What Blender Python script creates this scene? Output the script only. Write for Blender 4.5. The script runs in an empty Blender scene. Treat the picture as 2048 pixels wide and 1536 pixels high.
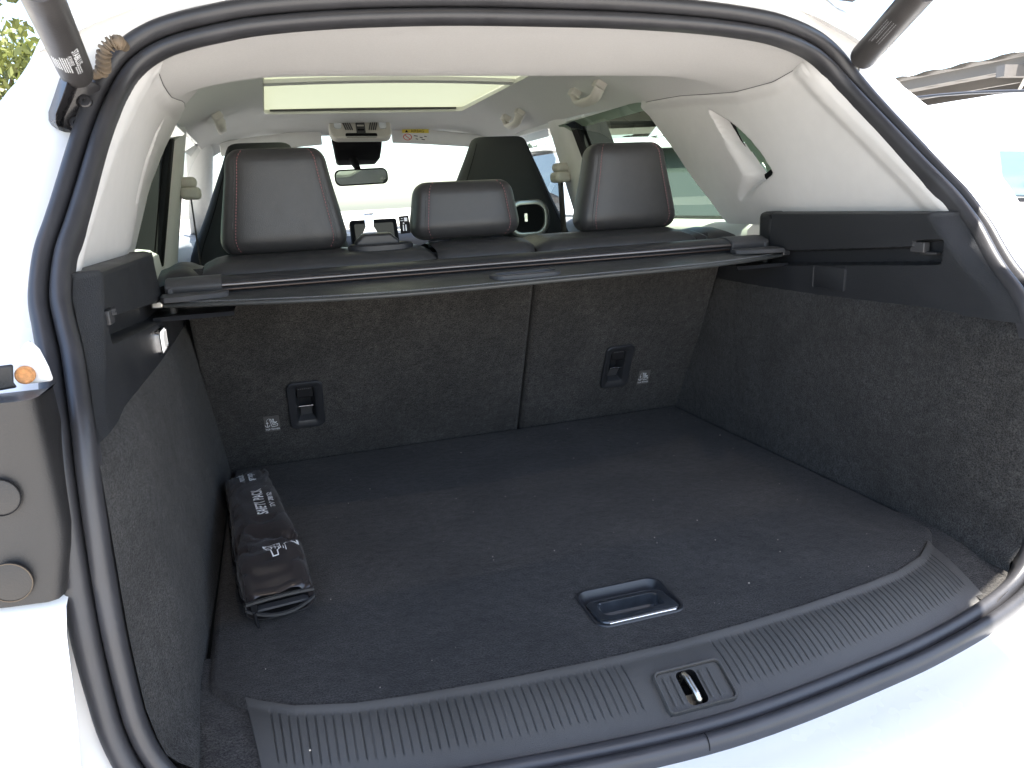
import bpy, bmesh, math, random
import numpy as np
from mathutils import Vector, Matrix, noise
random.seed(7)
S = bpy.context.scene
R_ = math.radians

# ---------------------------------------------------------------- camera
RT = np.array([[0.94997603, 0.12147054, -0.2877333],
               [-0.30813691, 0.21419273, -0.92691592],
               [-0.05096259, 0.96920915, 0.24090752]])
CAM = np.array([-0.38501138, -1.56040192, 0.51020662])
FPX = 1480.0
cam = bpy.data.cameras.new('camera')
camo = bpy.data.objects.new('camera', cam)
S.collection.objects.link(camo)
M = Matrix.Identity(4)
for i in range(3):
    for j in range(3):
        M[i][j] = RT[i, j]
    M[i][3] = CAM[i]
camo.matrix_world = M
cam.sensor_width = 36
cam.lens = FPX / 2048 * 36
cam.clip_start = 0.02
cam.clip_end = 1500
S.camera = camo

# ---------------------------------------------------------------- light
SUN = Vector((0.14, -0.42, 1.0)).normalized()      # towards the sun
el = math.asin(SUN.z)
az = math.atan2(SUN.x, SUN.y)
W = bpy.data.worlds.new('World')
S.world = W
W.use_nodes = True
wn = W.node_tree.nodes
bg = wn['Background']
sky = wn.new('ShaderNodeTexSky')
sky.sky_type = 'NISHITA'
sky.sun_disc = False
sky.sun_elevation = el
sky.sun_rotation = az
sky.air_density = 1.0
sky.dust_density = 1.7
sky.ozone_density = 0.2
bg.inputs['Strength'].default_value = 0.12
W.node_tree.links.new(sky.outputs[0], bg.inputs[0])
sl = bpy.data.lights.new('sun', 'SUN')
sl.energy = 4.6
sl.angle = R_(0.5)
sl.color = (1.0, 0.95, 0.87)
so = bpy.data.objects.new('sun', sl)
so.rotation_euler = (-SUN).to_track_quat('-Z', 'Y').to_euler()
so.location = (3, -6, 14)
S.collection.objects.link(so)
S.view_settings.view_transform = 'Standard'
S.view_settings.look = 'None'
S.view_settings.gamma = 1
S.view_settings.exposure = 2.4
S.cycles.max_bounces = 10
S.cycles.diffuse_bounces = 6
S.cycles.transparent_max_bounces = 16
S.cycles.sample_clamp_indirect = 8

# ---------------------------------------------------------------- helpers
def ray(px, py):
    return RT @ np.array([px - 1024.0, -(py - 768.0), -FPX])
def ox(px, py, x):
    d = ray(px, py); return CAM + d * ((x - CAM[0]) / d[0])
def oy(px, py, y):
    d = ray(px, py); return CAM + d * ((y - CAM[1]) / d[1])
def oz(px, py, z):
    d = ray(px, py); return CAM + d * ((z - CAM[2]) / d[2])

def sm(t):
    t = np.clip(t, 0.0, 1.0)
    return t * t * (3 - 2 * t)
def lerp(a, b, t):
    return a + (b - a) * t
def ip(x, xs, ys):
    return float(np.interp(x, xs, ys))

def setup(o, parent=None, label=None, cat=None, group=None, kind=None):
    if parent is not None:
        o.parent = parent
        o.matrix_parent_inverse = Matrix.Translation(-Vector(parent.get('base', (0, 0, 0))))
    if label: o['label'] = label
    if cat: o['category'] = cat
    if group: o['group'] = group
    if kind: o['kind'] = kind
    return o

def thing(name, label, cat, loc=(0, 0, 0), group=None):
    o = bpy.data.objects.new(name, None)
    o.empty_display_size = 0.1
    o.location = loc
    o['base'] = [float(c) for c in loc]
    S.collection.objects.link(o)
    return setup(o, None, label, cat, group)

class MB:
    """collects verts and faces for one mesh object"""
    def __init__(s):
        s.v = []; s.f = []
    def add(s, vs, fs):
        b = len(s.v)
        s.v += [tuple(float(c) for c in p) for p in vs]
        s.f += [tuple(i + b for i in f) for f in fs]
        return s
    def grid(s, rows, cu=False, cv=False, skip=None):
        nv = len(rows); nu = len(rows[0])
        vs = [p for r in rows for p in r]
        fs = []
        for j in range(nv if cv else nv - 1):
            for i in range(nu if cu else nu - 1):
                if skip and skip(j, i): continue
                j2 = (j + 1) % nv; i2 = (i + 1) % nu
                fs.append((j * nu + i, j * nu + i2, j2 * nu + i2, j2 * nu + i))
        return s.add(vs, fs)
    def rings(s, rings, cap0=True, cap1=True):
        n = len(rings[0])
        b = len(s.v)
        s.grid(rings, cu=True)
        if cap0: s.f.append(tuple(b + i for i in reversed(range(n))))
        if cap1: s.f.append(tuple(b + (len(rings) - 1) * n + i for i in range(n)))
        return s
    def box(s, c, d, ux=(1, 0, 0), uy=(0, 1, 0), uz=(0, 0, 1)):
        c = np.array(c, float); ux, uy, uz = (np.array(a, float) for a in (ux, uy, uz))
        vs = [c + ux * a * d[0] / 2 + uy * b * d[1] / 2 + uz * e * d[2] / 2
              for e in (-1, 1) for b in (-1, 1) for a in (-1, 1)]
        return s.add(vs, [(0, 2, 3, 1), (4, 5, 7, 6), (0, 1, 5, 4), (2, 6, 7, 3), (0, 4, 6, 2), (1, 3, 7, 5)])
    def tube(s, pts, r, n=8, caps=True):
        pts = [Vector(p) for p in pts]
        up = None; rings = []
        for i, p in enumerate(pts):
            t = (pts[min(i + 1, len(pts) - 1)] - pts[max(i - 1, 0)]).normalized()
            if up is None:
                up = Vector((0, 0, 1)) if abs(t.z) < .9 else Vector((1, 0, 0))
            a = (up - t * up.dot(t)).normalized(); up = a
            b = t.cross(a)
            rr = r[i] if isinstance(r, (list, tuple)) else r
            rings.append([p + a * math.cos(2 * math.pi * k / n) * rr + b * math.sin(2 * math.pi * k / n) * rr for k in range(n)])
        return s.rings(rings, caps, caps)
    def build(s, name, mat, parent=None, smooth=40, bevel=0, bseg=2, sub=0, solid=0, **kw):
        me = bpy.data.meshes.new(name)
        me.from_pydata(s.v, [], s.f)
        me.update()
        return finish(name, me, mat, parent, smooth, bevel, bseg, sub, solid, **kw)

def finish(name, me, mat, parent=None, smooth=40, bevel=0, bseg=2, sub=0, solid=0, fixn=True, **kw):
    if fixn:
        bm = bmesh.new(); bm.from_mesh(me)
        bmesh.ops.recalc_face_normals(bm, faces=bm.faces)
        bm.to_mesh(me); bm.free()
    if smooth:
        me.shade_smooth()
        me.set_sharp_from_angle(angle=R_(smooth))
    else:
        me.shade_flat()
    o = bpy.data.objects.new(name, me)
    S.collection.objects.link(o)
    if mat: me.materials.append(mat)
    if solid:
        m = o.modifiers.new('solid', 'SOLIDIFY'); m.thickness = solid; m.offset = 0
    if bevel:
        m = o.modifiers.new('bevel', 'BEVEL'); m.width = bevel; m.segments = bseg; m.limit_method = 'ANGLE'; m.angle_limit = R_(35)
        m.harden_normals = False
    if sub:
        m = o.modifiers.new('sub', 'SUBSURF'); m.levels = sub; m.render_levels = sub
    return setup(o, parent, **kw)

def mirror_pts(rows):
    return [[(-p[0], p[1], p[2]) for p in r] for r in rows]

def rrect(w, h, r, n=5):
    """rounded rectangle outline (2-D), counter-clockwise"""
    out = []
    for cx, cy, a0 in ((w / 2 - r, h / 2 - r, 0), (-w / 2 + r, h / 2 - r, 90), (-w / 2 + r, -h / 2 + r, 180), (w / 2 - r, -h / 2 + r, 270)):
        for k in range(n + 1):
            a = R_(a0 + 90 * k / n)
            out.append((cx + r * math.cos(a), cy + r * math.sin(a)))
    return out

class Frame:
    """local 2-D frame on a surface: right, up, normal"""
    def __init__(s, o, x, y):
        s.o = np.array(o, float)
        s.x = np.array(x, float); s.x /= np.linalg.norm(s.x)
        y = np.array(y, float); y -= s.x * (y @ s.x); s.y = y / np.linalg.norm(y)
        s.n = np.cross(s.x, s.y)
    def p(s, a, b, c=0.0):
        return s.o + s.x * a + s.y * b + s.n * c

def lay(fr, loops):
    """loops: list of (2-D outline, height) -> rings on the frame"""
    return [[fr.p(a, b, h) for a, b in L] for L, h in loops]

def fill_holes(name, outer, holes, mat, parent, thick=None, **kw):
    """planar polygon (3-D points) with holes, triangulated"""
    bm = bmesh.new()
    es = []
    for L in [outer] + holes:
        vs = [bm.verts.new(tuple(p)) for p in L]
        es += [bm.edges.new((vs[i], vs[(i + 1) % len(vs)])) for i in range(len(vs))]
    bmesh.ops.triangle_fill(bm, use_beauty=True, use_dissolve=False, edges=es)
    me = bpy.data.meshes.new(name)
    bm.to_mesh(me); bm.free()
    return finish(name, me, mat, parent, **kw)

_tx = {}
def text_mesh(body, size, bold=0.0):
    cu = bpy.data.curves.new('t', 'FONT')
    cu.body = body; cu.size = size; cu.align_x = 'CENTER'; cu.align_y = 'CENTER'
    cu.resolution_u = 3
    cu.offset = bold
    o = bpy.data.objects.new('t', cu)
    S.collection.objects.link(o)
    dg = bpy.context.evaluated_depsgraph_get()
    me = bpy.data.meshes.new_from_object(o.evaluated_get(dg))
    vs = [tuple(v.co) for v in me.vertices]; fs = [tuple(p.vertices) for p in me.polygons]
    bpy.data.objects.remove(o); bpy.data.curves.remove(cu); bpy.data.meshes.remove(me)
    return vs, fs

# ---------------------------------------------------------------- materials
def mat(name, col, rough=.5, metal=0, spec=.5, noise_amt=0, noise_scale=50, bump=0, bump_scale=400, sheen=0, coat=0, trans=0, voronoi=False):
    m = bpy.data.materials.new(name)
    m.use_nodes = True
    nt = m.node_tree; b = nt.nodes['Principled BSDF']
    b.inputs['Base Color'].default_value = (*col, 1)
    b.inputs['Roughness'].default_value = rough
    b.inputs['Metallic'].default_value = metal
    b.inputs['Specular IOR Level'].default_value = spec
    b.inputs['Sheen Weight'].default_value = sheen
    b.inputs['Coat Weight'].default_value = coat
    L = nt.links.new
    if noise_amt or bump:
        tc = nt.nodes.new('ShaderNodeTexCoord')
    if noise_amt:
        n = nt.nodes.new('ShaderNodeTexNoise'); n.inputs['Scale'].default_value = noise_scale; n.inputs['Detail'].default_value = 5
        L(tc.outputs['Object'], n.inputs['Vector'])
        r = nt.nodes.new('ShaderNodeMapRange')
        r.inputs['From Min'].default_value = .3; r.inputs['From Max'].default_value = .7
        r.inputs['To Min'].default_value = 1 - noise_amt; r.inputs['To Max'].default_value = 1 + noise_amt
        L(n.outputs['Fac'], r.inputs['Value'])
        mx = nt.nodes.new('ShaderNodeVectorMath'); mx.operation = 'SCALE'
        mx.inputs[0].default_value = col
        L(r.outputs[0], mx.inputs['Scale']); L(mx.outputs[0], b.inputs['Base Color'])
        rr = nt.nodes.new('ShaderNodeMapRange')
        rr.inputs['To Min'].default_value = max(0, rough - .12); rr.inputs['To Max'].default_value = min(1, rough + .12)
        L(n.outputs['Fac'], rr.inputs['Value']); L(rr.outputs[0], b.inputs['Roughness'])
    if bump:
        if voronoi:
            n2 = nt.nodes.new('ShaderNodeTexVoronoi'); out = n2.outputs['Distance']
        else:
            n2 = nt.nodes.new('ShaderNodeTexNoise'); n2.inputs['Detail'].default_value = 3; out = n2.outputs['Fac']
        n2.inputs['Scale'].default_value = bump_scale
        L(tc.outputs['Object'], n2.inputs['Vector'])
        bp = nt.nodes.new('ShaderNodeBump'); bp.inputs['Strength'].default_value = bump; bp.inputs['Distance'].default_value = .002
        L(out, bp.inputs['Height']); L(bp.outputs[0], b.inputs['Normal'])
    return m

def glass(name, tint, refl=1.0):
    m = bpy.data.materials.new(name); m.use_nodes = True
    nt = m.node_tree; nt.nodes.remove(nt.nodes['Principled BSDF'])
    out = nt.nodes['Material Output']
    tr = nt.nodes.new('ShaderNodeBsdfTransparent'); tr.inputs[0].default_value = (*tint, 1)
    gl = nt.nodes.new('ShaderNodeBsdfGlossy'); gl.inputs['Roughness'].default_value = .01
    lw = nt.nodes.new('ShaderNodeLayerWeight'); lw.inputs[0].default_value = .5
    pw = nt.nodes.new('ShaderNodeMath'); pw.operation = 'POWER'; pw.inputs[1].default_value = 4.5
    fr = nt.nodes.new('ShaderNodeMath'); fr.operation = 'MULTIPLY_ADD'; fr.inputs[1].default_value = .85; fr.inputs[2].default_value = .045
    nt.links.new(lw.outputs['Facing'], pw.inputs[0]); nt.links.new(pw.outputs[0], fr.inputs[0])
    mx = nt.nodes.new('ShaderNodeMixShader')
    nt.links.new(fr.outputs[0], mx.inputs[0]); nt.links.new(tr.outputs[0], mx.inputs[1]); nt.links.new(gl.outputs[0], mx.inputs[2])
    nt.links.new(mx.outputs[0], out.inputs[0])
    return m

def carpet_mat(name, col, warm):
    m = bpy.data.materials.new(name); m.use_nodes = True
    nt = m.node_tree; b = nt.nodes['Principled BSDF']; L = nt.links.new
    tc = nt.nodes.new('ShaderNodeTexCoord')
    fine = nt.nodes.new('ShaderNodeTexNoise'); fine.inputs['Scale'].default_value = 450; fine.inputs['Detail'].default_value = 4; fine.inputs['Roughness'].default_value = .7
    mid = nt.nodes.new('ShaderNodeTexNoise'); mid.inputs['Scale'].default_value = 75; mid.inputs['Detail'].default_value = 5
    big = nt.nodes.new('ShaderNodeTexNoise'); big.inputs['Scale'].default_value = 7; big.inputs['Detail'].default_value = 4; big.inputs['Distortion'].default_value = .8
    for n in (fine, mid, big): L(tc.outputs['Object'], n.inputs['Vector'])
    r1 = nt.nodes.new('ShaderNodeValToRGB')
    r1.color_ramp.elements[0].position = .36; r1.color_ramp.elements[0].color = (col[0] * .15, col[1] * .15, col[2] * .15, 1)
    r1.color_ramp.elements[1].position = .66; r1.color_ramp.elements[1].color = (warm[0] * 2.7, warm[1] * 2.7, warm[2] * 2.7, 1)
    L(fine.outputs['Fac'], r1.inputs[0])
    mr = nt.nodes.new('ShaderNodeMapRange'); mr.inputs['From Min'].default_value = .3; mr.inputs['From Max'].default_value = .7
    mr.inputs['To Min'].default_value = .7; mr.inputs['To Max'].default_value = 1.35
    L(mid.outputs['Fac'], mr.inputs['Value'])
    mr2 = nt.nodes.new('ShaderNodeMapRange'); mr2.inputs['From Min'].default_value = .35; mr2.inputs['From Max'].default_value = .65
    mr2.inputs['To Min'].default_value = .75; mr2.inputs['To Max'].default_value = 1.3
    L(big.outputs['Fac'], mr2.inputs['Value'])
    mu = nt.nodes.new('ShaderNodeMath'); mu.operation = 'MULTIPLY'
    L(mr.outputs[0], mu.inputs[0]); L(mr2.outputs[0], mu.inputs[1])
    vm = nt.nodes.new('ShaderNodeVectorMath'); vm.operation = 'SCALE'
    L(r1.outputs[0], vm.inputs[0]); L(mu.outputs[0], vm.inputs['Scale'])
    L(vm.outputs[0], b.inputs['Base Color'])
    b.inputs['Roughness'].default_value = 1.0
    b.inputs['Specular IOR Level'].default_value = .05
    b.inputs['Sheen Weight'].default_value = .12
    b.inputs['Sheen Roughness'].default_value = .6
    bp = nt.nodes.new('ShaderNodeBump'); bp.inputs['Strength'].default_value = .9; bp.inputs['Distance'].default_value = .004
    ad = nt.nodes.new('ShaderNodeMath'); ad.operation = 'ADD'
    L(fine.outputs['Fac'], ad.inputs[0]); L(mid.outputs['Fac'], ad.inputs[1])
    L(ad.outputs[0], bp.inputs['Height']); L(bp.outputs[0], b.inputs['Normal'])
    return m

M_white = mat('white_paint', (.86, .855, .84), .25, coat=.6, noise_amt=.02, noise_scale=4)
M_carpet = carpet_mat('carpet', (.0132, .0130, .0132), (.0205, .0200, .0196))
M_floor = carpet_mat('floor_carpet', (.0138, .0128, .0122), (.0205, .0190, .0176))
M_carpet2 = carpet_mat('carpet_back', (.0130, .0127, .0126), (.0195, .0183, .0173))
M_plastic = mat('dark_plastic', (.021, .0225, .0262), .46, bump=.5, bump_scale=900, noise_amt=.08, noise_scale=14)
M_plasticS = mat('smooth_dark_plastic', (.022, .023, .026), .38, bump=.1, bump_scale=900)
M_sill = mat('sill_plastic', (.056, .0545, .0525), .42, bump=.35, bump_scale=1100, noise_amt=.12, noise_scale=9)
M_rubber = mat('rubber', (.036, .036, .040), .42, noise_amt=.15, noise_scale=20, bump=.08, bump_scale=700)
M_black = mat('black', (.008, .008, .009), .7, spec=.12)
M_light = mat('light_trim', (.68, .67, .655), .85, bump=.25, bump_scale=1300, noise_amt=.02, noise_scale=40)
M_head = mat('headliner_cloth', (.56, .552, .54), .95, bump=.4, bump_scale=1500, sheen=.2, noise_amt=.03, noise_scale=300)
M_leather = mat('leather', (.0385, .0380, .0385), .38, bump=.2, bump_scale=700, noise_amt=.08, noise_scale=60)
M_seatcloth = mat('seat_cloth', (.022, .025, .028), .7, bump=.4, bump_scale=800, noise_amt=.1, noise_scale=200)
M_stitch = mat('red_stitch', (.38, .15, .16), .7)
M_stitchg = mat('grey_stitch', (.25, .25, .26), .7)
M_cover = mat('cover_vinyl', (.042, .045, .045), .38, bump=.3, bump_scale=1000, noise_amt=.06, noise_scale=30)
M_alu = mat('satin_metal', (.17, .155, .15), .34, metal=1)
M_greyp = mat('grey_plastic', (.055, .055, .058), .42, bump=.2, bump_scale=900)
M_chrome = mat('chrome', (.75, .75, .77), .10, metal=1)
M_steel = mat('zinc_steel', (.55, .53, .48), .3, metal=1, noise_amt=.15, noise_scale=120)
M_piano = mat('gloss_blue_black', (.032, .037, .043), .12, coat=.8, noise_amt=.25, noise_scale=60)
M_nylon = mat('brown_black_nylon', (.021, .0165, .0165), .22, bump=.06, bump_scale=500, sheen=.1, noise_amt=.08, noise_scale=18)
M_print = mat('white_print', (.75, .76, .78), .6)
M_printdim = mat('dim_print', (.09, .09, .095), .6)
M_label = mat('woven_label', (.075, .070, .066), .8, bump=.3, bump_scale=2000)
M_zip = mat('zip_teeth', (.07, .07, .07), .35, metal=.3)
M_strut = mat('strut_coating', (.055, .052, .052), .45, noise_amt=.12, noise_scale=30, bump=.1, bump_scale=500)
M_bracket = mat('grimy_black_paint', (.022, .021, .023), .3, noise_amt=.5, noise_scale=35)
M_hose = mat('dusty_hose', (.17, .13, .09), .85, noise_amt=.3, noise_scale=60)
M_bumper = mat('bumper_plastic', (.016, .0155, .016), .45, noise_amt=.2, noise_scale=8, bump=.2, bump_scale=700)
M_rust = mat('orange_bolt', (.55, .25, .09), .7, noise_amt=.3, noise_scale=300)
M_dirt = mat('dust_ring', (.09, .07, .05), .95)
M_yellow = mat('yellow_print', (.70, .55, .06), .6)
M_redp = mat('red_print', (.6, .08, .07), .6)
M_sticker = mat('white_sticker', (.70, .68, .64), .5)
M_ivory = mat('ivory_plastic', (.58, .55, .50), .55)
M_belt = mat('belt_webbing', (.06, .055, .055), .8)
M_concrete = mat('concrete', (.47, .44, .40), .9, noise_amt=.12, noise_scale=1.2, bump=.3, bump_scale=60)
M_tyre = mat('tyre', (.02, .02, .02), .8)
M_galv = mat('galvanised_sheet', (.13, .122, .115), .5, noise_amt=.2, noise_scale=1.5)
M_steelw = mat('white_steel', (.78, .77, .74), .5)
M_bark = mat('bark', (.12, .085, .06), .9, noise_amt=.4, noise_scale=12, bump=.8, bump_scale=25)
M_dash = mat('dash', (.045, .042, .042), .5)
M_lens = mat('clear_lens', (.80, .82, .85), .08, coat=1)
M_lamp = mat('lit_boot_lamp', (.85, .86, .9), .1, coat=1)
M_lamp.node_tree.nodes['Principled BSDF'].inputs['Emission Color'].default_value = (1, .98, .95, 1)
M_lamp.node_tree.nodes['Principled BSDF'].inputs['Emission Strength'].default_value = .35
M_winscr = glass('windscreen_glass', (.86, .90, .88))
M_priv = glass('tinted_glass', (.40, .48, .39))
M_hatchglass = glass('tailgate_glass', (.012, .0105, .009))  # tint made nearly opaque to keep a sun band off the boot floor
M_cargl = mat('dark_window', (.05, .065, .06), .06, coat=.5)
def translucent(name, col, mixf=.6):
    m = bpy.data.materials.new(name); m.use_nodes = True
    nt = m.node_tree; b = nt.nodes['Principled BSDF']; b.inputs['Base Color'].default_value = (*col, 1); b.inputs['Roughness'].default_value = .9
    t = nt.nodes.new('ShaderNodeBsdfTranslucent'); t.inputs[0].default_value = (*col, 1)
    mx = nt.nodes.new('ShaderNodeMixShader'); mx.inputs[0].default_value = mixf
    nt.links.new(b.outputs[0], mx.inputs[1]); nt.links.new(t.outputs[0], mx.inputs[2]); nt.links.new(mx.outputs[0], nt.nodes['Material Output'].inputs[0])
    return m
M_shade = translucent('sunroof_shade', (.56, .58, .48), .23)
def leaf_mat(name, col):
    m = bpy.data.materials.new(name); m.use_nodes = True
    nt = m.node_tree; b = nt.nodes['Principled BSDF']
    oi = nt.nodes.new('ShaderNodeTexCoord'); n = nt.nodes.new('ShaderNodeTexNoise'); n.inputs['Scale'].default_value = 1.3
    nt.links.new(oi.outputs['Object'], n.inputs['Vector'])
    rp = nt.nodes.new('ShaderNodeValToRGB')
    rp.color_ramp.elements[0].position = .35; rp.color_ramp.elements[0].color = (col[0] * .55, col[1] * .6, col[2] * .6, 1)
    rp.color_ramp.elements[1].position = .65; rp.color_ramp.elements[1].color = (col[0] * 1.35, col[1] * 1.2, col[2], 1)
    nt.links.new(n.outputs['Fac'], rp.inputs[0]); nt.links.new(rp.outputs[0], b.inputs['Base Color'])
    b.inputs['Roughness'].default_value = .5
    t = nt.nodes.new('ShaderNodeBsdfTranslucent'); nt.links.new(rp.outputs[0], t.inputs[0])
    mx = nt.nodes.new('ShaderNodeMixShader'); mx.inputs[0].default_value = .35
    nt.links.new(b.outputs[0], mx.inputs[1]); nt.links.new(t.outputs[0], mx.inputs[2]); nt.links.new(mx.outputs[0], nt.nodes['Material Output'].inputs[0])
    return m
M_leaf = leaf_mat('leaf', (.105, .13, .035))
M_hedge = leaf_mat('hedge_leaf', (.06, .10, .03))

GZ = -0.72      # ground level (boot floor is z = 0)

# ---------------------------------------------------------------- ground
g = MB().add([(-400, -400, GZ), (400, -400, GZ), (400, 400, GZ), (-400, 400, GZ)], [(0, 1, 2, 3)])
g.build('ground', M_concrete, None, 0, kind='structure')

# ---------------------------------------------------------------- the car
car = thing('white_car', 'white car seen from behind with its tailgate open and its empty carpeted boot in view', 'car', (0, 1.2, GZ))

# --- boot opening: seal path, right half from top centre to bottom centre (x, y, z, outward)
HALF = [((0, -.540, .740), (0, 0, 1)), ((.13, -.538, .7395), (0, 0, 1)), ((.26, -.534, .735), (.04, 0, 1)), ((.36, -.526, .7275), (.10, 0, 1)), ((.415, -.516, .7195), (.22, 0, 1)),
        ((.458, -.502, .7115), (.36, 0, .93)), ((.486, -.495, .702), (.55, 0, .83)), ((.510, -.495, .686), (.78, 0, .62)), ((.527, -.507, .662), (.93, 0, .36)),
        ((.539, -.530, .634), (.97, 0, .22)), ((.548, -.556, .606), (.98, 0, .18)), ((.555, -.584, .578), (.98, 0, .16)), ((.561, -.610, .552), (.98, 0, .16)),
        ((.567, -.635, .527), (.98, 0, .15)), ((.573, -.660, .503), (.98, 0, .12)), ((.579, -.682, .481), (.99, 0, .08)), ((.5815, -.704, .458), (1, 0, 0)),
        ((.581, -.725, .436), (1, 0, 0)), ((.576, -.745, .415), (1, 0, 0)), ((.570, -.766, .394), (1, 0, 0)), ((.5655, -.787, .375), (1, 0, 0)),
        ((.561, -.810, .357), (1, 0, 0)), ((.557, -.832, .335), (1, 0, 0)), ((.556, -.848, .300), (1, 0, 0)), ((.556, -.858, .255), (1, 0, 0)), ((.556, -.867, .20), (1, 0, 0)),
        ((.555, -.875, .15), (1, -.05, 0)), ((.552, -.882, .10), (1, -.1, -.05)), ((.548, -.887, .06), (1, -.2, -.12)), ((.538, -.890, .022), (.95, -.42, -.2)),
        ((.517, -.896, -.008), (.72, -.70, -.20)), ((.470, -.908, -.026), (.36, -.92, -.16)), ((.390, -.927, -.033), (.18, -.98, -.12)), ((.29, -.946, -.0355), (.10, -.99, -.10)), ((.21, -.957, -.036), (.07, -1, -.08)), ((.10, -.969, -.036), (.02, -1, -.08)), ((0, -.974, -.036), (0, -1, -.08))]
hp = [np.array(a) for a, b in HALF]; ho = [np.array(b, float) for a, b in HALF]
full_p = hp + [p * [-1, 1, 1] for p in reversed(hp[1:-1])]
full_o = ho + [o * [-1, 1, 1] for o in reversed(ho[1:-1])]

def smooth_path(P, O, k=4):
    """Catmull-Rom resample of a closed path"""
    n = len(P); PP = []; OO = []
    for i in range(n):
        p0, p1, p2, p3 = P[i - 1], P[i], P[(i + 1) % n], P[(i + 2) % n]
        for j in range(k):
            t = j / k
            PP.append(.5 * ((2 * p1) + (-p0 + p2) * t + (2 * p0 - 5 * p1 + 4 * p2 - p3) * t * t + (-p0 + 3 * p1 - 3 * p2 + p3) * t ** 3))
            OO.append(O[i] * (1 - t) + O[(i + 1) % n] * t)
    return PP, OO
SP, SO = smooth_path(full_p, full_o, 4)
NS = len(SP)
ST = []; SN = []
for i in range(NS):
    t = SP[(i + 1) % NS] - SP[i - 1]; t /= np.linalg.norm(t)
    o = SO[i] - t * (SO[i] @ t); o /= np.linalg.norm(o)
    SO[i] = o; ST.append(t); SN.append(np.cross(t, o))
def sweep(profile):
    rows = []
    for i in range(NS):
        pr = profile(i) if callable(profile) else profile
        rows.append([SP[i] + SO[i] * a + SN[i] * b for a, b in pr])
    return rows

def arc(cx, cy, rx, ry, a0, a1, n):
    return [(cx + rx * math.cos(R_(lerp(a0, a1, k / n))), cy + ry * math.sin(R_(lerp(a0, a1, k / n)))) for k in range(n + 1)]
inner_lip = [(-.002, -.012)] + arc(.0080, .000, .0092, .0120, 180, 0, 10) + [(.0178, -.006), (.0195, -.008)]
MB().grid(sweep(inner_lip), cv=True).build('seal_lip', M_rubber, car, 60)
bulb = [(.0185, -.008)] + arc(.0312, .000, .0122, .0140, 180, 0, 10) + [(.045, -.016), (.044, -.024)]
def bulb_profile(i):
    z = SP[i][2]
    f = ip(z, [-.02, .03, .15, .28, .36, .42, .50, .60, .68, .75], [.72, .80, .95, .92, .84, .72, .72, .78, .88, .88])
    return [(.018 + (a - .0185) * f, b * lerp(1, f, .5)) for a, b in bulb]
seal = MB().grid(sweep(bulb_profile), cv=True).build('tailgate_seal', M_rubber, car, 60)
# joint in the seal on the sill
ji = min(range(NS), key=lambda i: abs(SP[i][0] + .022) + (0 if SP[i][1] < -.9 else 9))
jr = [[SP[ji] + SO[ji] * (.018 + (a - .0185) * .72) + SN[ji] * (b * .86 + .0006) + ST[ji] * dx for a, b in arc(.0310, .0, .0126, .0143, 180, 0, 10)] for dx in (-.0006, .0006)]
MB().grid(jr).build('joint', M_black, seal, 60)

def seal_at(z):
    """right-hand inner seal edge at height z -> x, y"""
    zs = [p[2] for p in hp[7:31]][::-1]; xs = [p[0] for p in hp[7:31]][::-1]; ys = [p[1] for p in hp[7:31]][::-1]
    return ip(z, zs, xs), ip(z, zs, ys)

def xout(y, z):
    x = ip(z, [-.62, -.45, -.2, .2, .38, .45, .54, .60, .66, .72, .76], [.74, .80, .835, .835, .81, .785, .745, .715, .682, .635, .585])
    if y < -.35: x -= .10 * ((-.35 - y) / .6) ** 1.6
    if y > 2.6: x -= .12 * ((y - 2.6) / .8) ** 2
    return x

# white flange around the opening, out to the body corner
def flange_profile(i):
    p = SP[i]; o = SO[i]
    z = p[2]
    w = .105
    if abs(o[0]) > .5:
        w = max(.09, (xout(p[1], z) - abs(p[0])) / max(.6, abs(o[0])))
        w = lerp(.105, w, sm((abs(o[0]) - .5) / .4))
    lim = lambda q: ip(q[2], [.54, .60, .658, .70, .736, .80], [.755, .717, .672, .640, .616, .56])
    while w > .05 and abs(o[0]) > .2 and p[2] > .5 and abs((p + o * w)[0]) > lim(p + o * w): w -= .002
    if z < .03:
        w = lerp(.13, w, sm((z + .030) / .05))
    dn = -.012 if z > .03 else lerp(-.001, -.012, sm((z + .030) / .05))
    k0 = -.020 if z > .03 else lerp(-.004, -.020, sm((z + .030) / .05))
    return [(.030, k0), (.052, dn - .003), (.060, dn - .002), (w * .6 + .02, dn), (w - .012, dn - .002), (w - .003, dn - .012), (w, dn - .035), (w + .002, dn - .085)]
MB().grid(sweep(flange_profile), cv=True).build('rear_body_flange', M_white, car, 50)

def roofz(x, y):
    z = ip(y, [-.50, -.38, -.1, .5, 1.2, 1.66], [.815, .845, .89, .925, .915, .865])
    return z - .11 * (abs(x) / .62) ** 3.2
# outer body sides with window openings
WIN_T = .725
def in_window(y, z):
    # rear door glass
    yr = ip(z, [.43, .48, .525, .585, .645, .69, .73], [-.16, -.12, -.05, 0, .05, .07, .13])
    if .435 < z < WIN_T and yr < y < .80: return True
    if .435 < z < WIN_T and 1.0 < y < ip(z, [.43, .73], [2.25, 1.62]): return True
    # quarter light
    yq0 = ip(z, [.49, .53, .60, .69], [-.33, -.345, -.29, -.13]); yq1 = ip(z, [.49, .57, .69], [-.19, -.13, -.06])
    if .49 < z < .70 and yq0 < y < yq1: return True
    return False
zs_ = sorted(set([-.62, -.5, -.45, -.35, -.2, -.05, .05, .2, .3, .38, .43] + [round(.44 + .0125 * k, 4) for k in range(26)]))
ys_ = [-.47 + .02 * k for k in range(142)] + [2.4, 2.55, 2.7, 2.85, 3.0, 3.15, 3.3, 3.38]
rear_y = lambda z: (seal_at(max(.0, min(z, .69)))[1] + .06)
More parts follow.
